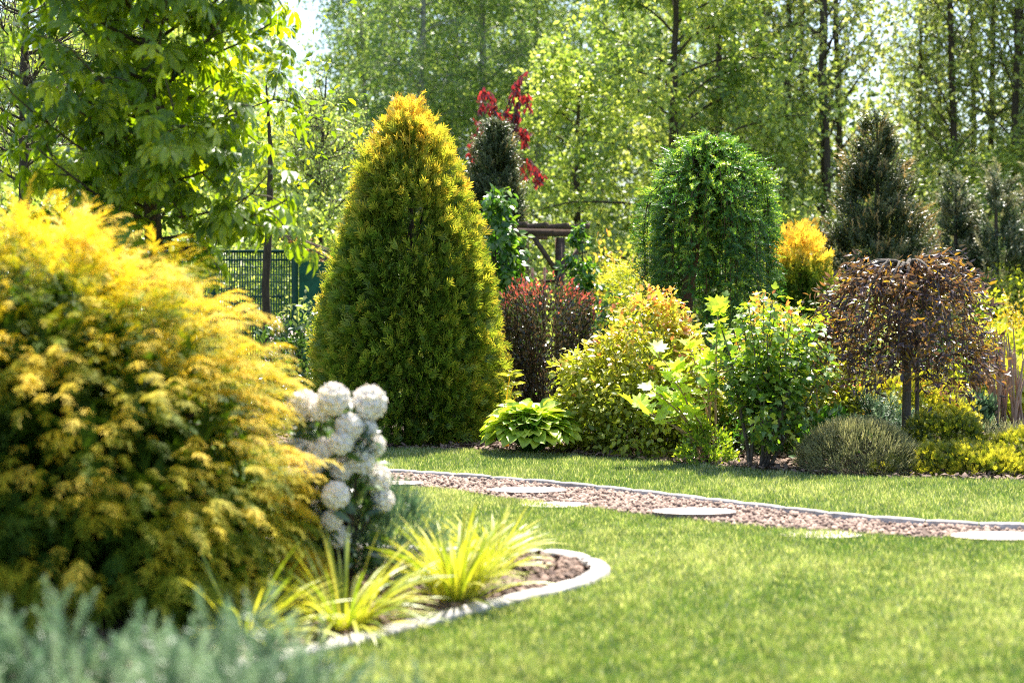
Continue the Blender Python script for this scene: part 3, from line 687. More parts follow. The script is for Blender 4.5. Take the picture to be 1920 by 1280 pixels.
# small golden thuja behind larch
def thuja(name, label, px, d, zs, rs, nc, per, size, tonef, sx=1.0, trunk=True):
    t = thing(name, label, 'conifer', ((px-960)/F*d, d, 0))
    P, N = profile(nc, zs, rs, sx, sx, .05*min(1, rs[2]))
    i = np.repeat(np.arange(nc), per); n = len(i)
    o = rnd(n)*(rng.random(n)**.5*size*1.0)[:, None]; o[:, 2] *= 1.2
    Q = P[i]+o; dep = np.sum(o*N[i], 1)/size; Q[:, 2] = np.maximum(Q[:, 2], .04)
    h = zs[-1]
    ni = n//9; qi = P[rng.integers(0, nc, ni)]*np.array([.72, .72, .97]); Q = np.vstack([Q, qi]); i = np.concatenate([i, rng.integers(0, nc, ni)]); dep = np.concatenate([dep, np.full(ni, -1.)]); n += ni
    d_ = nrm(N[i]*.75+UP*(.10+.5*(Q[:, 2:3]/h))+rnd(n)[np.arange(n)//3]*.35+rnd(n)*.40); z = nrm(np.cross(d_, UP)*rng.choice([-1, 1], n)[:, None]+rnd(n)*.55)
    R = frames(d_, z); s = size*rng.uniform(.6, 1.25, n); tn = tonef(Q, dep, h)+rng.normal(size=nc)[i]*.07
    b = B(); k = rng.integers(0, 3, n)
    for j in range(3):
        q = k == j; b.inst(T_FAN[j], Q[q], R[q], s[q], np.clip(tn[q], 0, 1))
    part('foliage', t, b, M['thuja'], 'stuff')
    b = B(); tube(b, [(0, 0, -.05), (0.02, 0, h*.5), (0, 0, h*.9)], [.07, .045, .01], 7)
    for k in range(16):
        zq = rng.uniform(.1, .85)*h; a = rng.random()*6.28; rr = np.interp(zq, zs, rs)*.8*sx
        tube(b, curve((0, 0, zq*.8), (math.cos(a)*rr*.5, math.sin(a)*rr*.5, zq*.85), (math.cos(a)*rr, math.sin(a)*rr, zq+.1), 4), [.018, .014, .01, .006], 5)
    part('trunk', t, b, M['bark'], smooth=True)
    return t, P, N
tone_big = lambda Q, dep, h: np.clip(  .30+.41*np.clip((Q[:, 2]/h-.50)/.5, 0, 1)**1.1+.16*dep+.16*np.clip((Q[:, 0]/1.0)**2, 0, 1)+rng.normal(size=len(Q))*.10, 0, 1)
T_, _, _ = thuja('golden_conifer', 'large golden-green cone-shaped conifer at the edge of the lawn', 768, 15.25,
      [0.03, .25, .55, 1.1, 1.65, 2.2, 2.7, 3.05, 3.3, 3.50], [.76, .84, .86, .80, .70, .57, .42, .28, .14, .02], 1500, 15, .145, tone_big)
b = B()      # wispy leaders on its top
for k in range(34):
    a = rng.random()*6.28; r = rng.uniform(0, .26); z0 = 3.42-2.0*r; p0 = np.array([math.cos(a)*r, math.sin(a)*r, z0]); L = rng.uniform(.15, .34)
    p1 = p0+nrm(np.array([math.cos(a)*.35, math.sin(a)*.35, 1.0]))*L
    n = 9; u = np.linspace(.1, 1, n)[:, None]; Q = p0+(p1-p0)*u; dd = nrm((p1-p0)[None]+rnd(n)*.25*L*2.2)
    for j in range(3):
        b.inst(T_FAN[j], Q[j::3], frames(dd[j::3], rnd(len(Q[j::3]))), .095, .92)
    tube(b, [p0, p1], [.009, .004], 4, .9)
part('leader', T_, b, M['thuja'])
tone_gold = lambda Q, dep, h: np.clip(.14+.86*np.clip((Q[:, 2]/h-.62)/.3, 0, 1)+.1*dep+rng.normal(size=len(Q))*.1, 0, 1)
thuja('small_conifer', 'small orange-tipped conifer between the weeping larch and the spruce', 1500, 18.3, [.05, .6, 1.4, 1.95, 2.38], [.36, .38, .34, .22, .04], 420, 11, .15, tone_gold)

# weeping larch ---------------------------------------------------------
def weeping_larch():
    d = 16.2; cx = (1331-960)/F*d
    t = thing('weeping_larch', 'weeping larch with a bright green domed mop of hanging branches', 'tree', (cx, d, 0))
    tb = B(); tx = (1288-1338)/F*d
    tube(tb, wob(curve((tx, 0, -.05), (tx-.03, 0, 1.5), (0, 0, 3.05), 9), .012), np.linspace(.10, .05, 9), 8)
    part('trunk', t, tb, M['twig_red'], smooth=True)
    bb = B(); PP = []; DD = []; TT = []
    ca = rng.random(52)*6.28; cr = .74*np.sqrt(rng.uniform(.03, 1, 52)); ch = rng.normal(size=52)*.07
    for k in range(240):
        g = k % 52; a = ca[g]+rng.normal()*.10/max(cr[g], .2); rr = abs(cr[g]+rng.normal()*.03) if k % 8 else rng.uniform(.05, .4); top = np.array([0, 0, 3.0+.05*rng.normal()])
        ex = np.array([math.cos(a)*rr, math.sin(a)*rr]); zt = 1.05+2.22*math.sqrt(max(0, 1-(rr/.88)**2*.80))+ch[g]+rng.normal()*.03
        zend = rng.uniform(.75, 1.9) if rr > .40 else rng.uniform(1.8, 2.6)
        c = np.vstack([curve(top, (ex[0]*.6, ex[1]*.6, zt+.28), (ex[0], ex[1], zt-.05), 6), [(ex[0]*1.06, ex[1]*1.06, zt-.35)], [(ex[0]*1.06, ex[1]*1.05, (zt+zend)/2)], [(ex[0]*1.04, ex[1]*1.04, zend)]])
        c[:, 2] = np.minimum(c[:, 2], 3.36); c = wob(c, .012)
        tube(bb, c, np.linspace(.011, .002, len(c)), 4, cap=False)
        L = np.concatenate([[0], np.cumsum(np.linalg.norm(np.diff(c, axis=0), axis=1))]); m = int(L[-1]*15)
        u = rng.uniform(.12, 1, m)*L[-1]; q = np.stack([np.interp(u, L, c[:, j]) for j in range(3)], 1)
        o = np.array([math.cos(a), math.sin(a), 0]); dd = nrm(o*.8+rnd(m)*.6+np.array([0, 0, .15]))
        PP.append(q); DD.append(dd)
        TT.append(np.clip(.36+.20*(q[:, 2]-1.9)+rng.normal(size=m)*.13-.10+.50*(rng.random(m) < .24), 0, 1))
    part('branch', t, bb, M['twig_red'], smooth=True)
    P = np.vstack(PP); D = np.vstack(DD); tn = np.concatenate(TT); n = len(P); b = B()
    R = frames(D, nrm(UP+rnd(n)*.35)); s = rng.uniform(.10, .22, n); k = rng.integers(0, 3, n)
    for j in range(3):
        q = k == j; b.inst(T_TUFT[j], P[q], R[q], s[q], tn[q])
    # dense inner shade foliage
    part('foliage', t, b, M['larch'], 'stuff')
weeping_larch()

# red-leaved weeping beech -----------------------------------------------
def red_tree():
    d = 23.5; t = thing('red_tree', 'purple-red leaved weeping tree above the dark narrow conifer', 'tree', ((945-960)/F*d, d, 0))
    base = np.array([(945-960)/F*d, d, 0])
    tb = B(); tube(tb, wob(curve((0, 0, -.05), (.05, 0, 2.5), at(965, 215, d)-base, 9), .02), np.linspace(.06, .015, 9), 6)
    strokes = [[(945, 260), (950, 205), (965, 165), (978, 140), (988, 132)], [(945, 280), (930, 200), (915, 172), (905, 178), (902, 196)],
               [(935, 225), (915, 195), (900, 200), (893, 222)], [(945, 300), (925, 230), (905, 235), (888, 262), (882, 300)], [(940, 300), (915, 270), (895, 262), (880, 290)],
               [(965, 215), (980, 175), (990, 178), (990, 196)], [(955, 260), (970, 205), (962, 235), (955, 262)], [(955, 300), (965, 225), (950, 250), (945, 270)],
               [(960, 260), (975, 240), (985, 258)], [(965, 260), (985, 240), (985, 255), (982, 266)], [(950, 250), (960, 285), (978, 300), (985, 330)],
               [(955, 285), (985, 300), (1002, 312), (1015, 335)], [(955, 290), (975, 290), (970, 315), (968, 330)], [(975, 295), (995, 305), (1005, 320), (1008, 338)]]
    LP = []
    for s in strokes:
        dz = rng.uniform(-.35, .35); p = np.array([at(x, y, d)-base+np.array([0, dz*i/3, 0]) for i, (x, y) in enumerate(s)]); c = smooth_line(p, .05)
        tube(tb, c, np.linspace(.016, .004, len(c)), 4)
        m = int(len(c)*4.2); i = rng.integers(len(c)//4, len(c), m); LP.append(c[i]+rng.normal(size=(m, 3))*np.array([.035, .05, .03])+np.array([0, 0, -.03]))
    part('trunk', t, tb, M['bark'], smooth=True)
    P = np.vstack(LP); n = len(P); b = B()
    b.inst(T_OVAL, P, frames(nrm(rnd(n)*.6-UP), rnd(n)), rng.uniform(.07, .12, n), rng.random(n)); part('crown', t, b, M['purple'], 'stuff')
red_tree()

# pergola -----------------------------------------------------------------
def pergola():
    d = 20.0; c0 = np.array([(1050-960)/F*d, d, 0]); t = thing('pergola', 'brown timber pergola with braced posts and stepped rafters', 'pergola', c0)
    ang = math.radians(100); ux = np.array([-math.cos(math.radians(28)), -math.sin(math.radians(28)), 0]); uy = np.array([-ux[1], ux[0], 0])*-1   # ux: towards the left and nearer
    def beam(name, p, q, wd, ht):
        p = np.array(p, float); q = np.array(q, float); y = nrm(q-p); L = np.linalg.norm(q-p)
        z = UP if abs(y[2]) < .9 else uy; R = frames(y[None], nrm(np.array(z))[None])[0]
        b = B(); box(b, (-wd/2, 0, -ht/2), (wd/2, L, ht/2)); V = np.concatenate(b.v)@R.T+p; bb = B(); bb.add(V, np.concatenate(b.f)); part(name, t, bb, M['timber'])
    H = 2.36; span = 1.35; dep = 1.05
    for i in (0, 1):
        for j in (0, 1):
            p = ux*span*i+uy*dep*j; beam('post', (*p[:2], -.1), (*p[:2], H), .10, .10)
            for sg in ((-1, 1) if j == 0 else ()):
                if (i == 0 and sg == 1) or (i == 1 and sg == -1) or True:
                    k = ux*sg*.42; beam('brace', p+k*.06*0+np.array([0, 0, H-.48])+nrm(k)*.052, p+k+np.array([0, 0, H-.01]), .045, .055)
    for j in (0, 1):
        beam('beam', ux*-.38+uy*(dep*j)+UP*(H+.065), ux*(span+.45)+uy*(dep*j)+UP*(H+.065), .055, .10)
    for k in range(7):
        o = ux*(-.28+.33*k); beam('rafter', o+uy*-.30+UP*(H+.155), o+uy*(dep+.30)+UP*(H+.155), .055, .07)
    for z in (.55, .95, 1.35, 1.75): beam('rail', uy*.052+UP*z, uy*(dep-.052)+UP*z, .03, .045)
    for k in (.35, .7): beam('slat', uy*dep*k+ux*.04+UP*.2, uy*dep*k+ux*.04+UP*1.95, .03, .03)
    beam('cross_rail', ux*-.16+UP*1.42-uy*.07, ux*.12+UP*1.42-uy*.07, .04, .05)
pergola()
def column_plant(name, label, px, d, zs, rs, n, size, mat, T=T_OVAL, cat='climbing plant'):
    t = thing(name, label, cat, ((px-960)/F*d, d, 0)); P, N = profile(max(30, n//18), zs, rs, 1, 1, .05)
    Q, NN, i, o = clump(P, N, n, .32*max(rs)); Q[:, 2] = np.maximum(Q[:, 2], .03)
    b = B(); leaves(b, T, Q, NN, size, .5, -.5, .6, tone=np.clip(.4+.25*o+.15*(Q[:, 2]/zs[-1])+rng.normal(size=n)*.2, 0, 1)); part('foliage', t, b, M[mat], 'stuff')
    b = B(); tube(b, wob([(0, 0, -.03), (0, 0, zs[-1]*.3), (0.02, 0, zs[-1]*.6), (0, 0, zs[-1]*.9)], .02), [.03, .025, .015, .006], 5); part('stem', t, b, M['bark'], smooth=True)
column_plant('climber', 'glossy green climber wrapped round the left pergola post', 927, 18.7, [.05, .6, 1.3, 1.9, 2.25, 2.62, 2.85], [.36, .40, .36, .34, .25, .16, .06], 3200, .12, 'climber')
column_plant('climber', 'narrow bright green climber column at the right end of the pergola', 1086, 18.9, [.05, .8, 1.6, 2.1, 2.5], [.19, .20, .17, .14, .04], 2200, .09, 'climber', T_DIA)

# fence ---------------------------------------------------------------------
def fence():
    d = 19.0; y0 = d; t = thing('wire_fence', 'dark green wire mesh fence with round posts behind the yellow cypress', 'fence', ((553-960)/F*d, d, 0)); x0 = (553-960)/F*d
    H = 2.12; X = [0, -1.1, -2.2, -3.6, -5.0]
    for x in X:
        b = B(); tube(b, [(x, 0, -.1), (x, 0, H+.09)], .045, 8); part('post', t, b, M['fence_green'], smooth=True)
    b = B()
    for k in range(140):
        x = -.045-k*.035; box(b, (x-.008, .04, .05), (x+.008, .047, H))
    for k in range(22):
        z = .06+k*.098; wd = .006 if k % 5 else .012; box(b, (-5.0, .048, z-wd), (-.02, .055, z+wd))
    part('wire_mesh', t, b, M['mesh_green'], 'stuff')
    b = B(); P = []; nx, nz = 10, 16
    V = [(.05+.62*i/(nx-1), .05+.02*math.sin(i*1.9+j*.4), .05+(H-.12)*j/(nz-1)) for j in range(nz) for i in range(nx)]
    b.add(V, [(j*nx+i, j*nx+i+1, (j+1)*nx+i+1, (j+1)*nx+i) for j in range(nz-1) for i in range(nx-1)], .5); part('screen', t, b, M['screen'], smooth=True)
    b = B(); box(b, (.66, -.02, -.1), (.78, .10, H-.08)); part('wooden_post', t, b, M['timber'])
    b = B(); box(b, (-5.0, .02, H), (.66, .06, H+.035)); part('top_rail', t, b, M['fence_green'])
fence()
t = thing('dry_branches', 'bundle of dry bare branches sloping down over the green fence', 'branches', at(565, 460, 18.5))
for k in range(11):
    c0 = at(565, 460, 18.5); p = at(500+rng.uniform(0, 14), 425+rng.uniform(0, 16), 18.6)-c0; q = at(622+rng.uniform(-12, 14), 480+rng.uniform(-8, 26), 18.4)-c0
    b = B(); tube(b, wob(curve(p, (p+q)/2+np.array([0, 0, .05]), q, 7), .012), np.linspace(.014, .004, 7), 5); part('branch', t, b, M['dead'], smooth=True)
n = 150; c0 = at(565, 460, 18.5); u = rng.random(n)[:, None]; P = at(520, 440, 18.5)+(at(628, 495, 18.5)-at(520, 440, 18.5))*u-c0+rng.normal(size=(n, 3))*.06
b = B(); leaves(b, T_DIA, P, rnd(n), .06, tone=rng.uniform(.5, 1, n)); part('foliage', t, b, M['spirea'], 'stuff')
b = B(); tube(b, wob([(0, 0, -.05), (.02, 0, .8), (-.02, 0, 1.7), (.03, 0, 2.6), (.05, 0, 3.4), (0.0, 0, 4.2)], .02), [.06, .055, .05, .045, .03, .01], 7)
t = thing('young_tree', 'thin dark stem standing in front of the green wire fence', 'tree', (at(498, 560, 17.5)[0], 17.5, 0)); part('trunk', t, b, M['bark'], smooth=True)
LP = rng.normal(size=(420, 3))*np.array([.55, .5, .6])+np.array([0, 0, 3.6]); b = B(); leaves(b, T_OVAL, LP, nrm(LP-np.array([0, 0, 3.2])), .11, .4, -.3, .8); part('crown', t, b, M['broad'], 'stuff')

# twiggy tree upper left ------------------------------------------------------
def twiggy(name, label, px, d, h, nb, lean, leafn, sp, z0):
    t = thing(name, label, 'tree', ((px-960)/F*d, d, 0)); b = B(); LP = []
    tube(b, wob([(0, 0, -.05), (.02, 0, h*.3), (0, .03, h*.6), (lean, 0, h)], .03), [.07, .06, .04, .012], 7)
    for k in range(nb):
        z = rng.uniform(z0, .95)*h; a = rng.random()*6.28; L = sp*rng.uniform(.5, 1.1); p0 = np.array([lean*(z/h)**2, 0, z]); dr = np.array([math.cos(a), math.sin(a), rng.uniform(.35, 1.0)])
        p2 = p0+nrm(dr)*L; c = wob(curve(p0, p0+nrm(dr*np.array([1, 1, .4]))*L*.5, p2, 6), .03); tube(b, c, np.linspace(.014, .004, 6), 4, cap=False)
        for j in range(14):
            q = c[rng.integers(1, 6)]; e = q+nrm(nrm(dr)*.8+rng.normal(size=3)*.6+np.array([0, 0, .3]))*rng.uniform(.2, .55); tube(b, [q, (q+e)/2+rng.normal(size=3)*.02, e], [.006, .004, .002], 3, cap=False)
            m = leafn; LP.append(q+(e-q)*rng.random((m, 1))+rng.normal(size=(m, 3))*.02)
    part('trunk', t, b, M['bark'], smooth=True)
    P = np.vstack(LP); n = len(P); b = B(); b.inst(T_DIA, P, frames(rnd(n), rnd(n)), rng.uniform(.02, .04, n), rng.random(n)); part('crown', t, b, M['birch'], 'stuff')
twiggy('twiggy_tree', 'dark fine-twigged almost bare tree in the upper left corner', 45, 14.0, 6.2, 75, .1, 3, 1.1, .42)
twiggy('twiggy_tree', 'finely twigged small tree behind the fence, left of the golden conifer top', 600, 22.5, 5.0, 44, .1, 18, .9, .5)

# middle-distance shrubs
S = lambda px, d: ((px-960)/F*d, d)
x, y = S(540, 16.2); t = shrub('rhododendron', 'dark green shrub with pale blooms left of the golden conifer', 'shrub', x, y, .42, 1.22, 900, T_OVAL, .09, 'dark_leaf')
P, N = dome(40, .42, .42, 1.2, 0, .1, 3); b = B(); Q, NN, _, _ = clump(P, N, 500, .05); leaves(b, T_DIA, Q, NN, .035); part('flowers', t, b, M['flower_pink'], 'stuff')
x, y = S(577, 18.4); shrub('young_shrub', 'small pale-leaved upright shrub before the green fence screen', 'shrub', x, y, .16, 1.65, 200, T_OVAL, .09, 'light', stems=3, low=-.9)
x, y = S(590, 21.5); shrub('bright_shrub', 'bright yellow-green shrub just behind the fence left of the golden conifer', 'shrub', x, y, 1.1, 2.9, 3600, T_DIA, .10, 'bright', m=130, rc=.35)
x, y = S(120, 22); shrub('bright_shrub', 'bright shrub showing beneath the twiggy tree on the left', 'shrub', x, y, 1.7, 3.2, 3600, T_DIA, .10, 'bright', m=130, rc=.4)
x, y = S(380, 21); shrub('bright_shrub', 'bright shrub behind the trunk of the large-leaved tree', 'shrub', x, y, 1.3, 3.0, 3000, T_DIA, .10, 'bright', m=110, rc=.4)
x, y = S(1150, 18.5); shrub('rhododendron', 'rounded dark-leaved shrub between pergola and weeping larch', 'shrub', x, y, .40, 1.48, 1100, T_OVAL, .11, 'dark_leaf')
x, y = S(1160, 20.5); shrub('pale_shrub', 'peach and yellow shrub left of the weeping larch', 'shrub', x, y, .58, 2.15, 2200, T_OVAL, .085, 'spirea', tone=lambda Q, o: np.clip(rng.uniform(.4, .95, len(Q)), 0, 1))
x, y = S(1200, 17.0); shrub('light_conifer', 'wispy light green conifer at the left flank of the weeping larch', 'shrub', x, y, .26, 2.25, 620, T_SHOOT, .16, 'yellowgreen', low=-.8, rc=.15)
x, y = S(1010, 20.5); shrub('bright_shrub', 'yellow-green shrub seen through the pergola', 'shrub', x, y, .6, 1.75, 1600, T_DIA, .08, 'bright')
x, y = S(1095, 23.5); shrub('dry_shrub', 'tangle of thin brown stems and pale leaves behind the pergola', 'shrub', x, y, .75, 2.6, 1500, T_DIA, .06, 'light', stems=26, stem_mat='dead')
x, y = S(1450, 22); shrub('bright_shrub', 'soft green shrub between weeping larch and spruce', 'shrub', x, y, .75, 2.55, 2000, T_DIA, .08, 'bright')
x, y = S(1590, 17.6); shrub('broad_shrub', 'light green small-leaved shrub at the left foot of the spruce', 'shrub', x, y, .52, 1.7, 2600, T_OVAL, .055, 'light')
x, y = S(1730, 21); shrub('broad_shrub', 'dark evergreen shrub behind the weeping plum', 'shrub', x, y, 1.2, 1.8, 2600, T_OVAL, .07, 'dark_leaf')
x, y = S(1885, 22); shrub('yellow_shrub', 'soft yellow-green shrub behind the bare canes', 'shrub', x, y, .85, 1.85, 3400, T_OVAL, .07, 'yellowgreen')
x, y = S(1840, 20.4); shrub('pale_shrub', 'pale arching shrub on the right behind the weeping plum', 'shrub', x, y, .5, 1.55, 1400, T_OVAL, .07, 'yellowgreen')
x, y = S(1900, 19.2); shrub('golden_shrub', 'bright golden shrub behind the tops of the bare canes', 'shrub', x, y, .5, 1.32, 2200, T_FAR, .10, 'golden')
x, y = S(1880, 18.2); shrub('broad_shrub', 'leafy lime green shrub between golden shrub and bare canes', 'shrub', x, y, .62, .95, 1500, T_OVAL, .10, 'yellowgreen')
x, y = S(1780, 18.3); shrub('broad_shrub', 'dark low evergreen behind the bare canes', 'shrub', x, y, .6, .95, 1700, T_OVAL, .06, 'dark_leaf')
x, y = S(640, 17.8); shrub('broad_shrub', 'dark shrub behind the left flank of the golden conifer', 'shrub', x, y, .7, 1.3, 1500, T_OVAL, .08, 'dark_leaf')

# ================================================================== REAR BED
# barberry: vase-shaped, dark stems, red tips
def barberry():
    d = 16.2; t = thing('barberry_bush', 'dark vase-shaped barberry bush with red-tipped top', 'shrub', ((1020-960)/F*d, d, 0)); LP = []; LN = []; TT = []
    for k in range(80):
        a = rng.random()*6.28; r = .62*math.sqrt(rng.random()); e = np.array([math.cos(a)*r, math.sin(a)*r*.8, 1.70-.32*(r/.62)**2.2+rng.normal()*.04]); p0 = np.array([math.cos(a)*r*.35, math.sin(a)*r*.3, -.02])
        c = wob(curve(p0, np.array([e[0]*.85, e[1]*.85, e[2]*.5]), e, 8), .008)
        b = B(); tube(b, c, np.linspace(.011, .004, 8), 5)
        if k < 26: part('stem', t, b, M['cane' if k % 5 == 0 else 'twig_red'], smooth=True)
        m = 105; u = rng.random(m)**.7; q = np.stack([np.interp(u, np.linspace(0, 1, 8), c[:, j]) for j in range(3)], 1)+rng.normal(size=(m, 3))*.04
        LP.append(q); LN.append(nrm(q*np.array([1, 1, .3])+rnd(m)*.4)); top = np.clip((q[:, 2]-(e[2]-.13))/.13, 0, 1)
        TT.append(np.where(rng.random(m) < top*.8, rng.uniform(.72, 1, m), np.where(rng.random(m) < .2*np.clip(q[:, 2]-.8, 0, 1), .62, rng.uniform(0, .42, m))))
    P = np.vstack(LP); N = np.vstack(LN); P[:, 2] = np.maximum(P[:, 2], .02); b = B(); leaves(b, T_OVAL, P, N, .05, .6, .5, .5, tone=np.concatenate(TT)); part('foliage', t, b, M['barberry'], 'stuff')
barberry()

# hosta: every leaf an object
def t_hosta(seed):
    r = random.Random(seed); V = []; Fc = []; W = [.03, .32, .42, .36, .2, .0]; Y = [0, .16, .38, .62, .84, 1.02]
    for i, (wd, y) in enumerate(zip(W, Y)):
        for s in (-1, -.5, 0, .5, 1): V.append((s*wd, y, .12*abs(s)*(wd/.4)-.32*y*y+.05*y+.02*math.sin(i*2+s*5+seed)*abs(s)))
    for i in range(5):
        for j in range(4): Fc.append((i*5+j, i*5+j+1, (i+1)*5+j+1, (i+1)*5+j))
    return V, Fc
HM = []
for s in range(3):
    V, Fc = t_hosta(s); b = B(); b.add(V, Fc); HM.append(b.mesh('leaf', M['hosta'], True))
def hosta():
    d = 13.75; t = thing('hosta', 'green hosta clump of broad pointed leaves at the lawn edge', 'plant', ((998-960)/F*d, d, 0)); sb = B(); n = 250
    for k in range(n):
        f = (k+.5)/n; a = k*2.39996+rng.normal()*.2; el = .05+1.25*(1-f)**.9; r = .05+.33*f**.6
        p = np.array([math.cos(a)*r, math.sin(a)*r, .37*math.sqrt(max(0, 1-(r/.40)**2))+.05+rng.normal()*.02])
        y = np.array([math.cos(a)*math.cos(el*.55), math.sin(a)*math.cos(el*.55), math.sin(el*.5)-.30*f]); z = nrm(UP*.9+np.array([math.cos(a), math.sin(a), 0])*.35+rng.normal(size=3)*.22)
        R = frames(nrm(y)[None], z[None])[0]; place('leaf', t, HM[k % 3], p, R, rng.uniform(.12, .20))
        tube(sb, curve((math.cos(a)*.04, math.sin(a)*.04, 0), (p[0]*.5, p[1]*.5, p[2]*.8), p, 4), .005, 4, cap=False)
    part('stem', t, sb, M['climber'], smooth=True)
hosta()

# golden spirea masses
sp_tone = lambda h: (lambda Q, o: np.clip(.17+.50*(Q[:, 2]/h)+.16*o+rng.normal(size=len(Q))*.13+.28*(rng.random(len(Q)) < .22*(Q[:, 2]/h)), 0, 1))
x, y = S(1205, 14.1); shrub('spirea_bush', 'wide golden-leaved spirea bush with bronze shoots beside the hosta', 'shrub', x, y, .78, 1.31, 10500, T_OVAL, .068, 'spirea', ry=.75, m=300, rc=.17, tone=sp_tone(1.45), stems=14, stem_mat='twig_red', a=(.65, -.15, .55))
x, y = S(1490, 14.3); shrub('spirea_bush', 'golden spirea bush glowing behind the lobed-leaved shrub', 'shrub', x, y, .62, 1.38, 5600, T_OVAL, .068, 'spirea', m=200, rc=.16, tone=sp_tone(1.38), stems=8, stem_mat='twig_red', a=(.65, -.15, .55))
x, y = S(1320, 12.95); shrub('box_bush', 'small rounded bright green bush at the lawn edge', 'shrub', x, y, .225, .40, 1300, T_DIA, .04, 'viburnum', rc=.07, tone=lambda Q, o: np.clip(.6+.25*o+rng.normal(size=len(Q))*.15, 0, 1), a=(.6, .5, .4))

# viburnum with lobed leaves
def leaf_meshes(T, mat, k=2):
    out = []
    for j in range(k):
        V = T[0].copy(); V[:, 2] += .04*np.sin(V[:, 1]*5+j*2)+.06*j*V[:, 0]; b = B(); b.add(V, T[1]); out.append(b.mesh('leaf', mat))
    return out
LM_V = leaf_meshes(T_LOBE, M['viburnum_one'], 3); LM_PL = leaf_meshes(T_SLIM, M['plum_one'], 3); LM_P5 = leaf_meshes(T_PALM, M['broad_one'], 3); LM_OAK = leaf_meshes(T_OAK, M['hydrangea'], 3)
def split_leaves(t, T, meshes, mat, P, R, s, tn, nmax, score):
    i = np.argsort(score); pick = np.zeros(len(P), bool); pick[i[:nmax]] = True
    for k in np.where(pick)[0]: place('leaf', t, meshes[k % len(meshes)], P[k], R[k], s[k])
    if (~pick).any():
        b = B(); b.inst(T, P[~pick], R[~pick], s[~pick], tn[~pick]); part('foliage', t, b, mat, 'stuff')
def viburnum():
    d = 12.75; t = thing('lobed_shrub', 'upright green shrub with lobed leaves and bare grey stems at its foot', 'shrub', ((1440-960)/F*d, d, 0)); LP = []; LN = []; TT = []
    mains = []
    for k in range(34):
        a = rng.random()*6.28; r = .60*math.sqrt(rng.random()); e = np.array([math.cos(a)*r, math.sin(a)*r*.85, 1.50-.5*(r/.6)**2+rng.normal()*.07]); q0 = np.array([-.06+math.cos(a)*.07, math.sin(a)*.06, -.03])
        if k % 3 == 0: e[2] *= .62; e[:2] *= 1.15
        q0 = mains[k % 8][2+k % 4]+0 if k >= 8 else q0*np.array([1.3, 1.0, 1])
        c = wob(curve(q0, (e[0]*.45-.02, e[1]*.45, max(e[2]*.5, q0[2]+.1)), e, 9), .014); mains.append(c); b = B(); tube(b, c, np.linspace(.020 if k < 8 else .009, .004, 9), 6)
        part('stem', t, b, M['bark_grey'], smooth=True)
        m = 74; u = .22+.78*rng.random(m)**.8; q = np.stack([np.interp(u, np.linspace(0, 1, 9), c[:, j]) for j in range(3)], 1)
        o = rnd(m)*rng.uniform(.03, .15, (m, 1)); LP.append(q+o); LN.append(nrm(o+np.array([math.cos(a)*.08, math.sin(a)*.08, 0]))); TT.append(np.clip(.1+.48*((q+o)[:, 2]/1.4)+rng.normal(size=m)*.17, 0, 1))
    P = np.vstack(LP); N = np.vstack(LN); P[:, 2] = np.where(P[:, 2] < .15, P[:, 2]+.2, P[:, 2]); n = len(P)
    R = frames(nrm(N*.8+rnd(n)*.3-UP*.25), nrm(UP*.7+N*.4+rnd(n)*.45)); s = rng.uniform(.045, .088, n)
    split_leaves(t, T_LOBE, LM_V, M['viburnum'], P, R, s, np.concatenate(TT), 300, P[:, 1]-rng.random(n)*.35)
    # flat pale flower heads
    for k in range(9):
        q = P[np.argsort(P[:, 1]-P[:, 2]*.4)[k*23]]+np.array([0, -.04, .03]); m = 60; o = np.column_stack([rng.normal(size=(m, 2))*.025, rng.normal(size=m)*.006]); b = B(); leaves(b, T_DIA, o, rnd(m), .016); f = part('flower_head', t, b, M['mound_grey']); f.location = q
viburnum()
# oak-leaved hydrangea shoots
def hydrangea():
    d = 13.1; bx = (1330-960)/F*d; t = thing('broad_leaved_shrub', 'open shrub with large pale jagged leaves in front of the golden spirea', 'shrub', (bx, d, 0)); base = np.array([bx, d, 0])
    tips = [(1352, 575), (1238, 655), (1222, 728), (1185, 765), (1338, 630), (1325, 675), (1265, 690), (1290, 640), (1245, 745), (1275, 760), (1320, 720), (1215, 770), (1300, 780), (1255, 710)]
    for k, (px, py) in enumerate(tips):
        e = at(px, py, d-.25+rng.uniform(-.3, .2))-base; c = wob(curve((rng.normal()*.04, 0, 0), (e[0]*.35, e[1]*.5, e[2]*.7), e, 8), .012); b = B(); tube(b, c, np.linspace(.012, .005, 8), 5); part('stem', t, b, M['cane'], smooth=True)
        for j in range(9):
            a = j*2.4+k; f = 1-.045*j; p = np.array([np.interp(f, np.linspace(0, 1, 8), c[:, i]) for i in range(3)]); up = .9 if j < 3 else .15
            y = nrm(np.array([math.cos(a), math.sin(a), up+rng.normal()*.2])); z = nrm(UP*.9-y*.3+rng.normal(size=3)*.3+np.array([0, -.25, 0]))
            place('leaf', t, LM_OAK[(j+k) % 3], p, frames(y[None], z[None])[0], rng.uniform(.09, .17)*(1.15 if j < 4 else .95))
hydrangea()
t = thing('tall_shoot', 'tall shoot with big yellow-green leaves left of the weeping plum', 'plant', ((1535-960)/F*13.6, 13.6, 0))
b = B(); e = np.array([.03, 0, 1.42]); c = wob(curve((0, 0, -.02), (-.03, 0, .8), e, 8), .01); tube(b, c, np.linspace(.012, .004, 8), 5); part('stem', t, b, M['cane'], smooth=True)
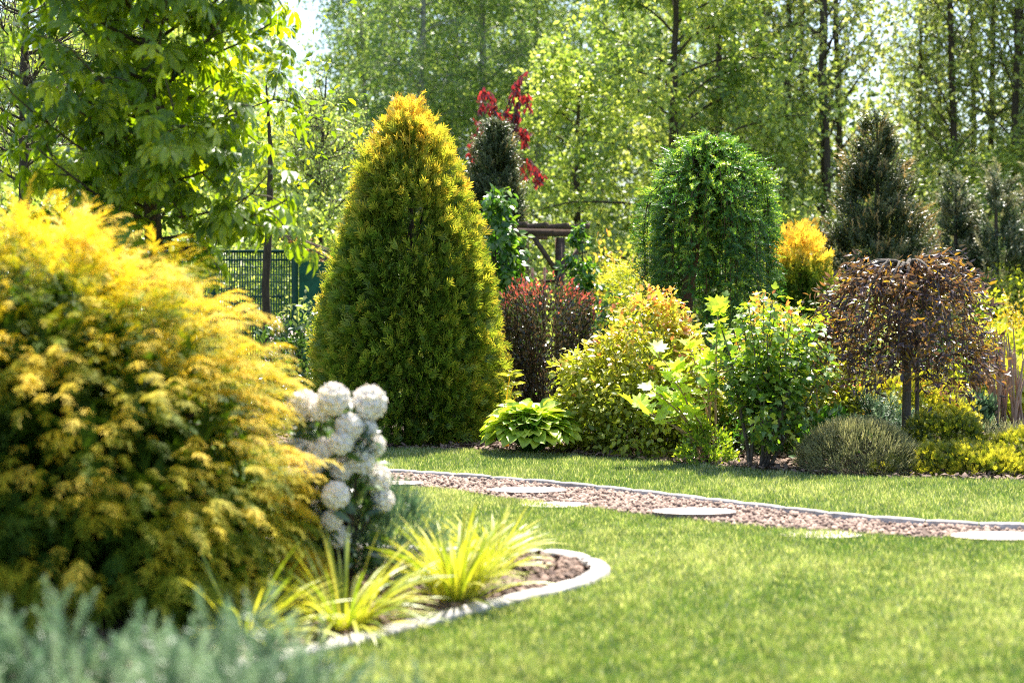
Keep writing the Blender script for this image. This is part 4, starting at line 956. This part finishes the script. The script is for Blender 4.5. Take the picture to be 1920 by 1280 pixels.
for j in range(13):
    a = j*2.4; f = 1-.03*j; p = np.array([np.interp(f, np.linspace(0, 1, 8), c[:, i]) for i in range(3)]); y = nrm(np.array([math.cos(a), math.sin(a)*.7, .15])); place('leaf', t, LM_OAK[j % 3], p, frames(y[None], nrm(UP*.7+rng.normal(size=3)*.3)[None])[0], rng.uniform(.12, .19))
t = thing('yellow_shoot', 'thin yellow shoot with narrow leaves between conifer and barberry', 'plant', ((945-960)/F*14.4, 14.4, 0))
for k in range(3):
    b = B(); e = np.array([.06+.03*k, -.02*k, .72-.1*k]); c = curve((k*.02, 0, -.02), (.02*k, 0, .4), e, 7); tube(b, c, np.linspace(.008, .004, 7), 5, .9); part('stem', t, b, M['golden'], smooth=True)
    b = B(); n = 9; a = np.arange(n)*2.4; leaves(b, T_SLIM, np.repeat(e[None], n, 0)+rng.normal(size=(n, 3))*.02, np.stack([np.cos(a), np.sin(a), a*0+.2], 1), .11, .9, .1, .2, tone=rng.uniform(.4, .7, n)); part('foliage', t, b, M['spirea'], 'stuff')

# weeping plum
def plum():
    d = 13.4; t = thing('weeping_plum', 'weeping purple-leaved plum on a bare straight trunk', 'tree', ((1702-960)/F*d, d, 0)); H = 1.80
    b = B(); pts = wob([(0, 0, -.05), (-.01, 0, .3), (.01, 0, .7), (-.005, 0, 1.1), (.005, 0, 1.5), (0, 0, H)], .006); tube(b, pts, [.054, .042, .040, .039, .042, .052], 10)
    part('trunk', t, b, M['bark_grey'], smooth=True)
    ends = [(-.72, -.15), (-.55, -.45), (-.25, -.6), (.1, -.62), (.36, -.46), (.52, -.2), (.56, .1), (.45, .38), (.2, .6), (-.2, .6), (-.55, .4), (-.75, .15), (-.4, -.2), (.35, -.15), (-.84, .0), (.1, .35), (-.08, -.42), (.12, -.36), (-.3, -.4)]
    LP = []; LD = []
    for k, (ex, ey) in enumerate(ends):
        ex *= 1.02; p0 = np.array([ex*.04, ey*.04, H-.03]); r = math.hypot(ex, ey); hi = H+rng.uniform(.08, .2) if k in (0, 1, 5, 6, 11, 14) else H+.06; zt = rng.uniform(1.15, 1.62) if ex < 0 else rng.uniform(1.4, 1.76)
        c = wob(curve(p0, (ex*.45, ey*.45, hi+.16), (ex*.85, ey*.85, zt), 9), .013); c2 = wob(curve(c[-1], (ex*1.08, ey*1.08, zt-.15), (ex*1.1, ey*1.1, rng.uniform(.62, .95)), 6), .015); c = np.vstack([c, c2[1:]])
        b = B(); tube(b, c, np.concatenate([np.linspace(.024, .009, 9), np.linspace(.007, .002, 5)]), 6); part('branch', t, b, M['bark_grey'], smooth=True)
        for j in range(24):
            i = rng.integers(4, len(c)); q0 = c[i]; L = rng.uniform(.2, .6); o = nrm(np.array([ex, ey, 0])/max(r, .1)*.7+rng.normal(size=3)*np.array([.8, .8, .3])+np.array([0, 0, .12])); q2 = q0+o*L*.6+np.array([0, 0, -L*rng.uniform(.1, .9)]); q2[2] = max(q2[2], .62+.2*rng.random())
            tw = curve(q0, q0+o*L*.4, q2, 5); bb = b; LP.append(np.vstack([tw[1+rng.integers(0, 4, 14)]+rng.normal(size=(14, 3))*.04])); LD.append(np.repeat((o*.7-UP*.3)[None], 14, 0))
            if j < 9:
                b2 = tw
                TW.append(tw)
        m = 20; LP.append(c[rng.integers(5, len(c), m)]+rng.normal(size=(m, 3))*.03); LD.append(np.repeat(np.array([[ex*.5, ey*.5, -.5]]), m, 0))
    b = B()
    for tw in TW: tube(b, tw, np.linspace(.006, .002, 5), 3, cap=False)
    part('twig', t, b, M['twig_red'], 'stuff', smooth=True)
    P = np.vstack(LP); D = np.vstack(LD); n = len(P); P[:, 2] = np.maximum(P[:, 2], .5); R = frames(nrm(D+rnd(n)*.6), rnd(n)); s = rng.uniform(.055, .095, n); tn = np.clip(rng.beta(1.3, 1.7, n), 0, 1)
    split_leaves(t, T_SLIM, LM_PL, M['plum'], P, R, s, tn, 300, P[:, 1]-rng.random(n)*.35)
TW = []
plum()
o = B(); tube(o, [(0, 0, -.05), (0.004, 0, .7), (0, 0, 1.35)], [.019, .019, .018], 8)
o = link('stake', o.mesh('stake', M['bark_grey'], True)); o.location = ((1719-960)/F*13.45, 13.45, 0); tag(o, 'thin wooden stake beside the trunk of the weeping plum', 'stake')

# low mounds on the right
gr_t = lambda Q, o: np.clip(.5+.3*o+rng.normal(size=len(Q))*.2, 0, 1)
x, y = S(1612, 12.45); shrub('grey_mound', 'dome of grey-green wiry twigs at the lawn edge under the plum', 'shrub', x, y, .53, .43, 6500, T_BRIST, .07, 'mound_grey', ry=.5, m=900, rc=.045, tone=gr_t, a=(.9, .55, .25), lump=.05, stems=60, stem_mat='dead')
x, y = S(1885, 13.6); shrub('grey_mound', 'flat grey-green mound at the right edge behind the yellow mat', 'shrub', x, y, .55, .30, 1500, T_BRIST, .075, 'mound_grey', m=240, rc=.05, tone=gr_t, a=(.9, .55, .25), lump=.06, stems=20, stem_mat='dead')
ye_t = lambda lo: (lambda Q, o: np.clip(lo-.08+.42*o+rng.normal(size=len(Q))*.2, 0, 1))
x, y = S(1778, 13.0); shrub('dwarf_conifer', 'yellow-green rounded dwarf conifer right of the plum trunk', 'shrub', x, y, .40, .44, 2800, T_FAN, .055, 'yellow_juniper', m=260, rc=.06, tone=ye_t(.40), a=(.8, .5, .4), lump=.16)
x, y = S(1820, 12.25); shrub('creeping_juniper', 'low golden creeping juniper mat at the front of the rear bed', 'shrub', x, y, .80, .20, 3800, T_FAN, .055, 'yellow_juniper', ry=.40, m=300, rc=.06, tone=ye_t(.70), a=(.8, .5, .4), lump=.2)
x, y = S(1925, 12.5); shrub('creeping_juniper', 'taller tuft of golden creeping juniper at the right picture edge', 'shrub', x, y, .45, .33, 2200, T_FAN, .055, 'yellow_juniper', ry=.35, m=180, rc=.06, tone=ye_t(.68), a=(.8, .5, .4), lump=.2)
x, y = S(1640, 14.0); shrub('blue_juniper', 'blue-grey spreading juniper left of the plum trunk', 'shrub', x, y, .40, .50, 850, T_SHOOT, .13, 'blue_juniper', m=80, rc=.10, a=(.8, .5, .4), lump=.2)
x, y = S(1702, 15.1); shrub('globe_conifer', 'rounded golden globe conifer behind the plum trunk', 'shrub', x, y, .66, .68, 4600, T_FAN, .07, 'yellow_juniper', m=420, rc=.08, tone=ye_t(.86), a=(.8, .5, .4), lump=.10)
x, y = S(1592, 15.0); shrub('red_barberry', 'small red-leaved barberry peeking between plum and lobed shrub', 'shrub', x, y, .20, .58, 500, T_OVAL, .045, 'red_leaf', rc=.08)
x, y = S(1815, 16.0); shrub('blue_perennial', 'low blue-green leafy perennial at the foot of the bare canes', 'plant', x, y, .27, .34, 520, T_LONG, .12, 'blue_juniper', rc=.09, stems=0, a=(.7, .5, .4))
x, y = S(1905, 16.4); shrub('lime_perennial', 'lime green broad-leaved perennial behind the bare canes', 'plant', x, y, .30, .62, 260, T_OVAL, .16, 'yellowgreen', rc=.12, stems=0)
x, y = S(1560, 13.3); shrub('leafy_ground_plant', 'dark green leafy plant at the right foot of the lobed shrub', 'plant', x, y, .34, .42, 420, T_OVAL, .11, 'climber', rc=.1, stems=0)
x, y = S(1405, 13.9); shrub('leafy_ground_plant', 'low green plant under the stems of the lobed shrub', 'plant', x, y, .5, .5, 900, T_SLIM, .08, 'climber', rc=.1, stems=3)
# bare canes
t = thing('bare_canes', 'clump of bare reddish tan canes at the right picture edge', 'plant', (at(1880, 800, 16.1)[0], 16.1, 0))
for k in range(46):
    a = rng.random()*6.28; r = rng.uniform(0, .30); ln = rng.normal(size=2)*np.array([.17, .12])-np.array([.05, 0]); H = rng.uniform(.75, 1.28)
    if k % 8 == 0: ln = ln*2.2-np.array([.2, 0]); H *= .8
    p0 = np.array([math.cos(a)*r, math.sin(a)*r, -.02]); b = B(); tube(b, wob([p0, p0+np.array([ln[0]*.25, ln[1]*.25, H*.33]), p0+np.array([ln[0]*.6, ln[1]*.6, H*.68]), p0+np.array([ln[0], ln[1], H])], .008), [.013, .012, .011, .006], 6); part('cane', t, b, M['cane'], smooth=True)

# ================================================================== LEFT LARGE-LEAVED TREE
def left_tree():
    d = 9.4; t = thing('large_leaved_tree', 'young tree with large drooping compound leaves behind the yellow cypress', 'tree', ((283-960)/F*d, d, 0)); H = 4.9
    b = B(); pts = wob([(0, 0, -.05), (-.01, 0, .8), (.02, 0, 1.6), (.0, 0, 2.4), (-.02, 0, 3.2), (.03, 0, 4.1), (.05, 0, H)], .015); tube(b, pts, [.08, .07, .062, .052, .04, .024, .01], 10); part('trunk', t, b, M['bark'], smooth=True)
    LP = []; LD = []
    for k in range(72):
        z = 1.62+3.15*((k+.5)/72)**.95; a = k*2.4+rng.normal()*.3; L = rng.uniform(.7, 1.15)*(1 if z < 3.6 else .8); dr = nrm(np.array([math.cos(a), math.sin(a), rng.uniform(.15, .75)])); p0 = np.array([0, 0, z]); p2 = p0+dr*L
        c = wob(curve(p0, p0+dr*L*.5+np.array([0, 0, -.08]), p2, 8), .015); b = B(); tube(b, c, np.linspace(.014, .005, 8), 6)
        for j in range(6):
            q = c[rng.integers(2, 8)]; e = q+nrm(dr*.6+rng.normal(size=3)*.8)*rng.uniform(.12, .35); tube(b, [q, (q+e)/2+np.array([0, 0, .02]), e], [.006, .005, .004], 4)
            m = 5; LP.append(q+(e-q)*rng.uniform(.4, 1.1, (m, 1))+rng.normal(size=(m, 3))*.04); LD.append(np.repeat(nrm(e-q)[None], m, 0))
        part('branch', t, b, M['bark'], smooth=True)
        m = 10; i = rng.integers(1, 8, m); LP.append(c[i]+rng.normal(size=(m, 3))*.07); LD.append(np.repeat(dr[None], m, 0))
    P = np.vstack(LP); D = np.vstack(LD); n = len(P); R = frames(nrm(D*.7+rnd(n)*.6-UP*.65), nrm(UP*.8+D*.5+rnd(n)*.35)); s = rng.uniform(.10, .185, n); tn = np.clip(.45+rng.normal(size=n)*.22, 0, 1)
    Z = P[:, 2]; vis = (Z > 1.2) & (Z < 3.7); split_leaves(t, T_PALM, LM_P5, M['broad'], P, R, s, tn, 300, np.where(vis, P[:, 1], 9)-rng.random(n)*.2)
left_tree()

# ================================================================== FRONT BED
def cypress():
    t = thing('golden_cypress', 'big golden threadleaf cypress with drooping plumes in the front left', 'shrub', (-2.33, 7.05, 0)); m = 230
    q = (np.arange(m)+.5)/m; zf = 1-q*1.45; af = np.arange(m)*2.39996; rf = np.sqrt(np.maximum(0, 1-zf**2)); u = nrm(np.stack([rf*np.cos(af), rf*np.sin(af), zf], 1)+rng.normal(size=(m, 3))*.045); pw = 2.7
    k = 1/np.power(np.sum(np.abs(u)**pw, 1), 1/pw)*rng.uniform(.90, 1.06, m); P = u*k[:, None]*np.array([1.17, .95, 1.0]); zb = .45; P[:, 2] = zb+np.where(P[:, 2] > 0, P[:, 2]*1.27, P[:, 2]*.75)
    P[:, 2] *= np.clip(1.06-.10*P[:, 0], .9, 1.16); P[:, 2] = np.maximum(P[:, 2], .10); N = nrm(u*np.array([1, 1, .9])); P[:, 0] *= 1+.16*np.clip((1.0-P[:, 2]), -.2, 1)+.0*pw
    n = 8400; i = rng.integers(0, m, n); v = rng.random(n)**.7
    o = rnd(n)*(rng.random(n)**.5)[:, None]*np.array([.17, .17, .13]); o[:, 2] -= (1-v)*.14
    Q = P[i]*np.array([1, 1, 1])-N[i]*((1-v)*.16)[:, None]+o; Q[:, 2] = np.maximum(Q[:, 2], .05)
    pl = rng.normal(size=m); oh = nrm(o*np.array([1, 1, .3])+N[i]*.08)
    dr = nrm(N[i]*np.array([.75, .75, .45])+oh*.6+rnd(n)*.25-UP*.16); z = nrm(UP+N[i]*.35+rnd(n)*.35); R = frames(dr, z); s = rng.uniform(.10, .20, n)
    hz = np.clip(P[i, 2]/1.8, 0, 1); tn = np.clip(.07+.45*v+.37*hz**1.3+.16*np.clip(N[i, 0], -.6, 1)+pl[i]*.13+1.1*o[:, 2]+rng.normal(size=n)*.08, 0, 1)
    b = B(); k = rng.integers(0, 3, n)
    for j in range(3):
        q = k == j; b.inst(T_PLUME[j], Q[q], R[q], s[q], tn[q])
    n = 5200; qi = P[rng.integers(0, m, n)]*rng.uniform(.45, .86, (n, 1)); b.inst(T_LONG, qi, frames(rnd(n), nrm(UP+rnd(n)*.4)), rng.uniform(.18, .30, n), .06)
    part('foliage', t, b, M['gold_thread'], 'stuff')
    b = B()
    for k in range(30):
        e = P[rng.integers(0, m)]*.8; tube(b, wob(curve((rng.normal()*.06, rng.normal()*.06, 0), (e[0]*.4, e[1]*.4, e[2]*.8), e, 6), .02), np.linspace(.03, .006, 6), 6)
    part('branch', t, b, M['twig_red'], smooth=True)
    # long arching plumes at the crest
    b = B()
    for (px, py, qx, qy) in [(130, 425, 195, 470), (70, 410, 160, 450), (330, 490, 370, 545), (430, 540, 525, 610), (380, 560, 500, 660), (480, 640, 550, 720), (520, 800, 575, 860), (530, 890, 590, 970), (240, 485, 330, 510), (470, 700, 550, 780), (560, 960, 610, 1060), (590, 990, 615, 1080), (560, 1010, 600, 1090)]:
        base = np.array([-2.33, 7.05, 0]); p = at(px-90, py+40, 6.85)-base; q = at(qx, qy, 6.7)-base; c = curve(p, (p+q)/2+np.array([0, 0, .10]), q, 10)
        for a in range(9):
            dd = nrm(c[a+1]-c[a]); nn = 3; D = nrm(dd[None]+rnd(nn)*.35); b.inst(T_PLUME[a % 3], np.repeat(c[a][None], nn, 0), frames(D, nrm(UP+rnd(nn)*.3)), rng.uniform(.08, .15, nn), rng.uniform(.7, .95, nn))
    part('plume', t, b, M['gold_thread'], 'stuff')
cypress()

# white rhododendron with ball-shaped flower heads
def fl_mesh(seed):
    r = np.random.default_rng(seed); n = 46; i = np.arange(n)+.5; ph = np.arccos(1-1.85*i/n); a = i*2.39996
    N = np.stack([np.sin(ph)*np.cos(a), np.sin(ph)*np.sin(a), np.cos(ph)], 1); b = B()
    for k in range(n):
        u = nrm(np.cross(N[k], [0.3, .4, .86])); v = np.cross(N[k], u); c = N[k]*.36
        for j in range(5):
            aa = j*1.2566+r.uniform(-.15, .15); d = u*math.cos(aa)+v*math.sin(aa); e = np.cross(N[k], d); h = r.uniform(.10, .16)
            V = [c, c+d*.09+e*.07+N[k]*h*.8, c+d*.19+N[k]*(h+r.uniform(-.03, .03)), c+d*.09-e*.07+N[k]*h*.8]; b.add(V, [(0, 1, 2), (0, 2, 3)], r.random())
    g = 8
    b2 = []
    for jj in range(g+1):
        for ii in range(10): th = math.pi*jj/g; b2.append((.37*math.sin(th)*math.cos(ii*.6283), .37*math.sin(th)*math.sin(ii*.6283), .37*math.cos(th)))
    b.add(b2, [(jj*10+ii, (jj+1)*10+ii, (jj+1)*10+(ii+1) % 10, jj*10+(ii+1) % 10) for jj in range(g) for ii in range(10)], .7)
    return b.mesh('flower_head', M['petal'])
FM = [fl_mesh(s) for s in range(3)]
def rhodo():
    d = 7.15; bx = (640-960)/F*d; t = thing('white_flower_bush', 'bush crowded with white ball-shaped flower heads beside the golden cypress', 'shrub', (bx, d, 0)); base = np.array([bx, d, 0])
    heads = [(626, 748, 62), (693, 755, 66), (570, 760, 60), (590, 800, 50), (655, 800, 52), (690, 805, 36), (640, 830, 46), (610, 848, 58), (700, 835, 46), (675, 862, 58), (560, 845, 52), (640, 880, 44), (705, 898, 58), (718, 938, 44), (630, 928, 52), (595, 905, 46), (600, 960, 50), (560, 910, 56), (650, 968, 36), (636, 1005, 44), (575, 985, 40), (665, 835, 40), (548, 960, 46), (585, 870, 48), (612, 885, 42), (575, 935, 50), (622, 975, 40), (600, 770, 44)]
    sb = B(); lb = B()
    for k, (px, py, dia) in enumerate(heads):
        dd = d+rng.uniform(-.22, .22)-(.08 if k in (1, 12, 13, 14) else 0); p = at(px, py, dd)-base; s = dia/F*dd*1.0
        o = nrm(np.array([p[0], (dd-d), .35])+rng.normal(size=3)*.15); z = o; y = nrm(np.cross(z, [.7, .2, .1])); R = frames(y[None], z[None])[0]; place('flower_head', t, FM[k % 3], p, R, s)
        tube(sb, wob(curve((rng.normal()*.04, rng.normal()*.04, 0), (p[0]*.3, p[1]*.3, p[2]*.7), p, 6), .01), np.linspace(.010, .005, 6), 5)
        n = 11; a = rng.random(n)*6.28; leaves(lb, T_SLIM, np.repeat((p-o*s*.6)[None], n, 0)+rng.normal(size=(n, 3))*.02, nrm(np.stack([np.cos(a), np.sin(a), -.2+a*0], 1)), .09, .9, -.1, .3)
    P = np.clip(rng.normal(size=(420, 3)), -1.3, 1.1)*np.array([.13, .13, .27])+np.array([-.02, .06, .50]); P[:, 2] = np.maximum(P[:, 2], .06); leaves(lb, T_SLIM, P, nrm(P*np.array([1, 1, .2])+1e-3), .10, .7, -.1, .5)
    part('stem', t, sb, M['bark'], smooth=True); part('foliage', t, lb, M['dark_leaf'], 'stuff')
rhodo()
x, y = S(705, 7.5); shrub('lavender_bush', 'soft grey-green bush below the white flower heads', 'shrub', x, y, .33, .52, 1500, T_BRIST, .11, 'blue_juniper', m=140, rc=.06, a=(.7, .8, .25), lump=.08, low=-.5, tone=lambda Q, o: np.clip(.35+.25*o+rng.normal(size=len(Q))*.15, 0, 1))

# sword-leaved golden clumps: every blade an object
def blade_mesh(seed, arch):
    r = random.Random(seed); b = B(); n = 8; V = []
    for i in range(n+1):
        t = i/n; wd = .019*(1-.1*t)*(1 if t < .55 else math.sqrt(max(0, 1-((t-.55)/.45)**1.6)))*.95+.0006; th = arch*t; y = math.sin(th)/max(arch, .01); z = (math.cos(th)-1)/max(arch, .01)
        tw = .5*math.sin(t*2+seed)
        V += [(-wd*math.cos(tw), y, z-wd*math.sin(tw)), (0, y, z-wd*.25), (wd*math.cos(tw), y, z+wd*math.sin(tw))]
    Fc = []
    for i in range(n):
        for j in (0, 1): Fc.append((i*3+j, i*3+j+1, i*3+4+j, i*3+3+j))
    b.add(V, Fc); return b.mesh('blade', M['sword'], True)
BM = [blade_mesh(s, a) for s, a in enumerate((.3, .5, .8, 1.1, 1.5))]
def sword(label, x, y, n, L, spread, cat='plant', tilt=(0, 0), width=1.0):
    t = thing('sword_leaf_plant', label, cat, (x, y, 0), 'golden sword-leaved plants in the front bed')
    for k in range(n):
        a = rng.random()*6.28; f = math.sqrt((k+.5)/n); el = 1.5-spread*f*rng.uniform(.6, 1.0)-(.45 if rng.random() < .12 else 0); r = .085*rng.random()**.6; p = np.array([math.cos(a)*r, math.sin(a)*r, -.01])
        yv = nrm(np.array([math.cos(a)*math.cos(el)+tilt[0]*f, math.sin(a)*math.cos(el)+tilt[1]*f, math.sin(el)])); side = np.array([-math.sin(a), math.cos(a), 0])+rng.normal(size=3)*.12; z = nrm(np.cross(side, yv)); z = z if z[2] > 0 or abs(el) > 1.3 else -z
        if np.dot(z, [math.cos(a), math.sin(a), 0]) > 0: z = -z
        R = frames(yv[None], z[None])[0]; R[:, 0] *= width/L*.34; o = place('blade', t, BM[min(4, int(f*3+rng.random()*2))], p, R, L*rng.uniform(.65, 1.1))
    return t
sword('biggest golden sword-leaved clump standing alone in the bed tip', -.275, 6.98, 230, .51, .41)
sword('golden sword-leaved clump half hidden behind the biggest one', -.12, 7.85, 120, .42, .50)
sword('golden sword-leaved clump under the white flower heads beside the cypress', -.76, 6.45, 130, .50, .75, tilt=(.15, -.1))
sword('golden sword-leaved clump in front of the cypress foot leaning right', -1.17, 6.2, 100, .50, .95, tilt=(.45, -.15), width=1.2)
# front blue-green juniper
def juniper():
    t = thing('blue_green_juniper', 'blurred blue-green spreading juniper in the bottom left corner', 'shrub', (-.98, 3.75, 0)); n = 900
    m = 150; P = np.column_stack([rng.uniform(-.75, .72, m), rng.uniform(-.55, .45, m), np.zeros(m)]); top = .43-.10*np.clip(P[:, 0]+.1, 0, 1)+.06*np.sin(P[:, 0]*9)*1.0+rng.normal(size=m)*.03; top *= np.clip((.75-P[:, 0])/.35, .82, 1); P[:, 2] = top
    N = nrm(np.column_stack([P[:, 0]*.4, P[:, 1]*.4-.1, np.ones(m)])); i = rng.integers(0, m, n*3); Q = P[i]+rng.normal(size=(n*3, 3))*np.array([.05, .05, .06]); Q[:, 2] -= rng.random(n*3)**2*.35; Q[:, 2] = np.maximum(Q[:, 2], .04)
    b = B(); leaves(b, T_JUN, Q, N[i], .125, .6, .4, .6, tone=np.clip(.5+.25*(Q[:, 2]-P[i, 2])/.1+rng.normal(size=n*3)*.2, 0, 1)); part('foliage', t, b, M['blue_juniper'], 'stuff')
    b = B()
    for k in range(30):
        e = P[rng.integers(0, m)]*.95; tube(b, wob(curve((0, 0, 0), (e[0]*.5, e[1]*.5, .2), e, 5), .02), np.linspace(.015, .004, 5), 5)
    part('branch', t, b, M['twig_red'], smooth=True)
juniper()
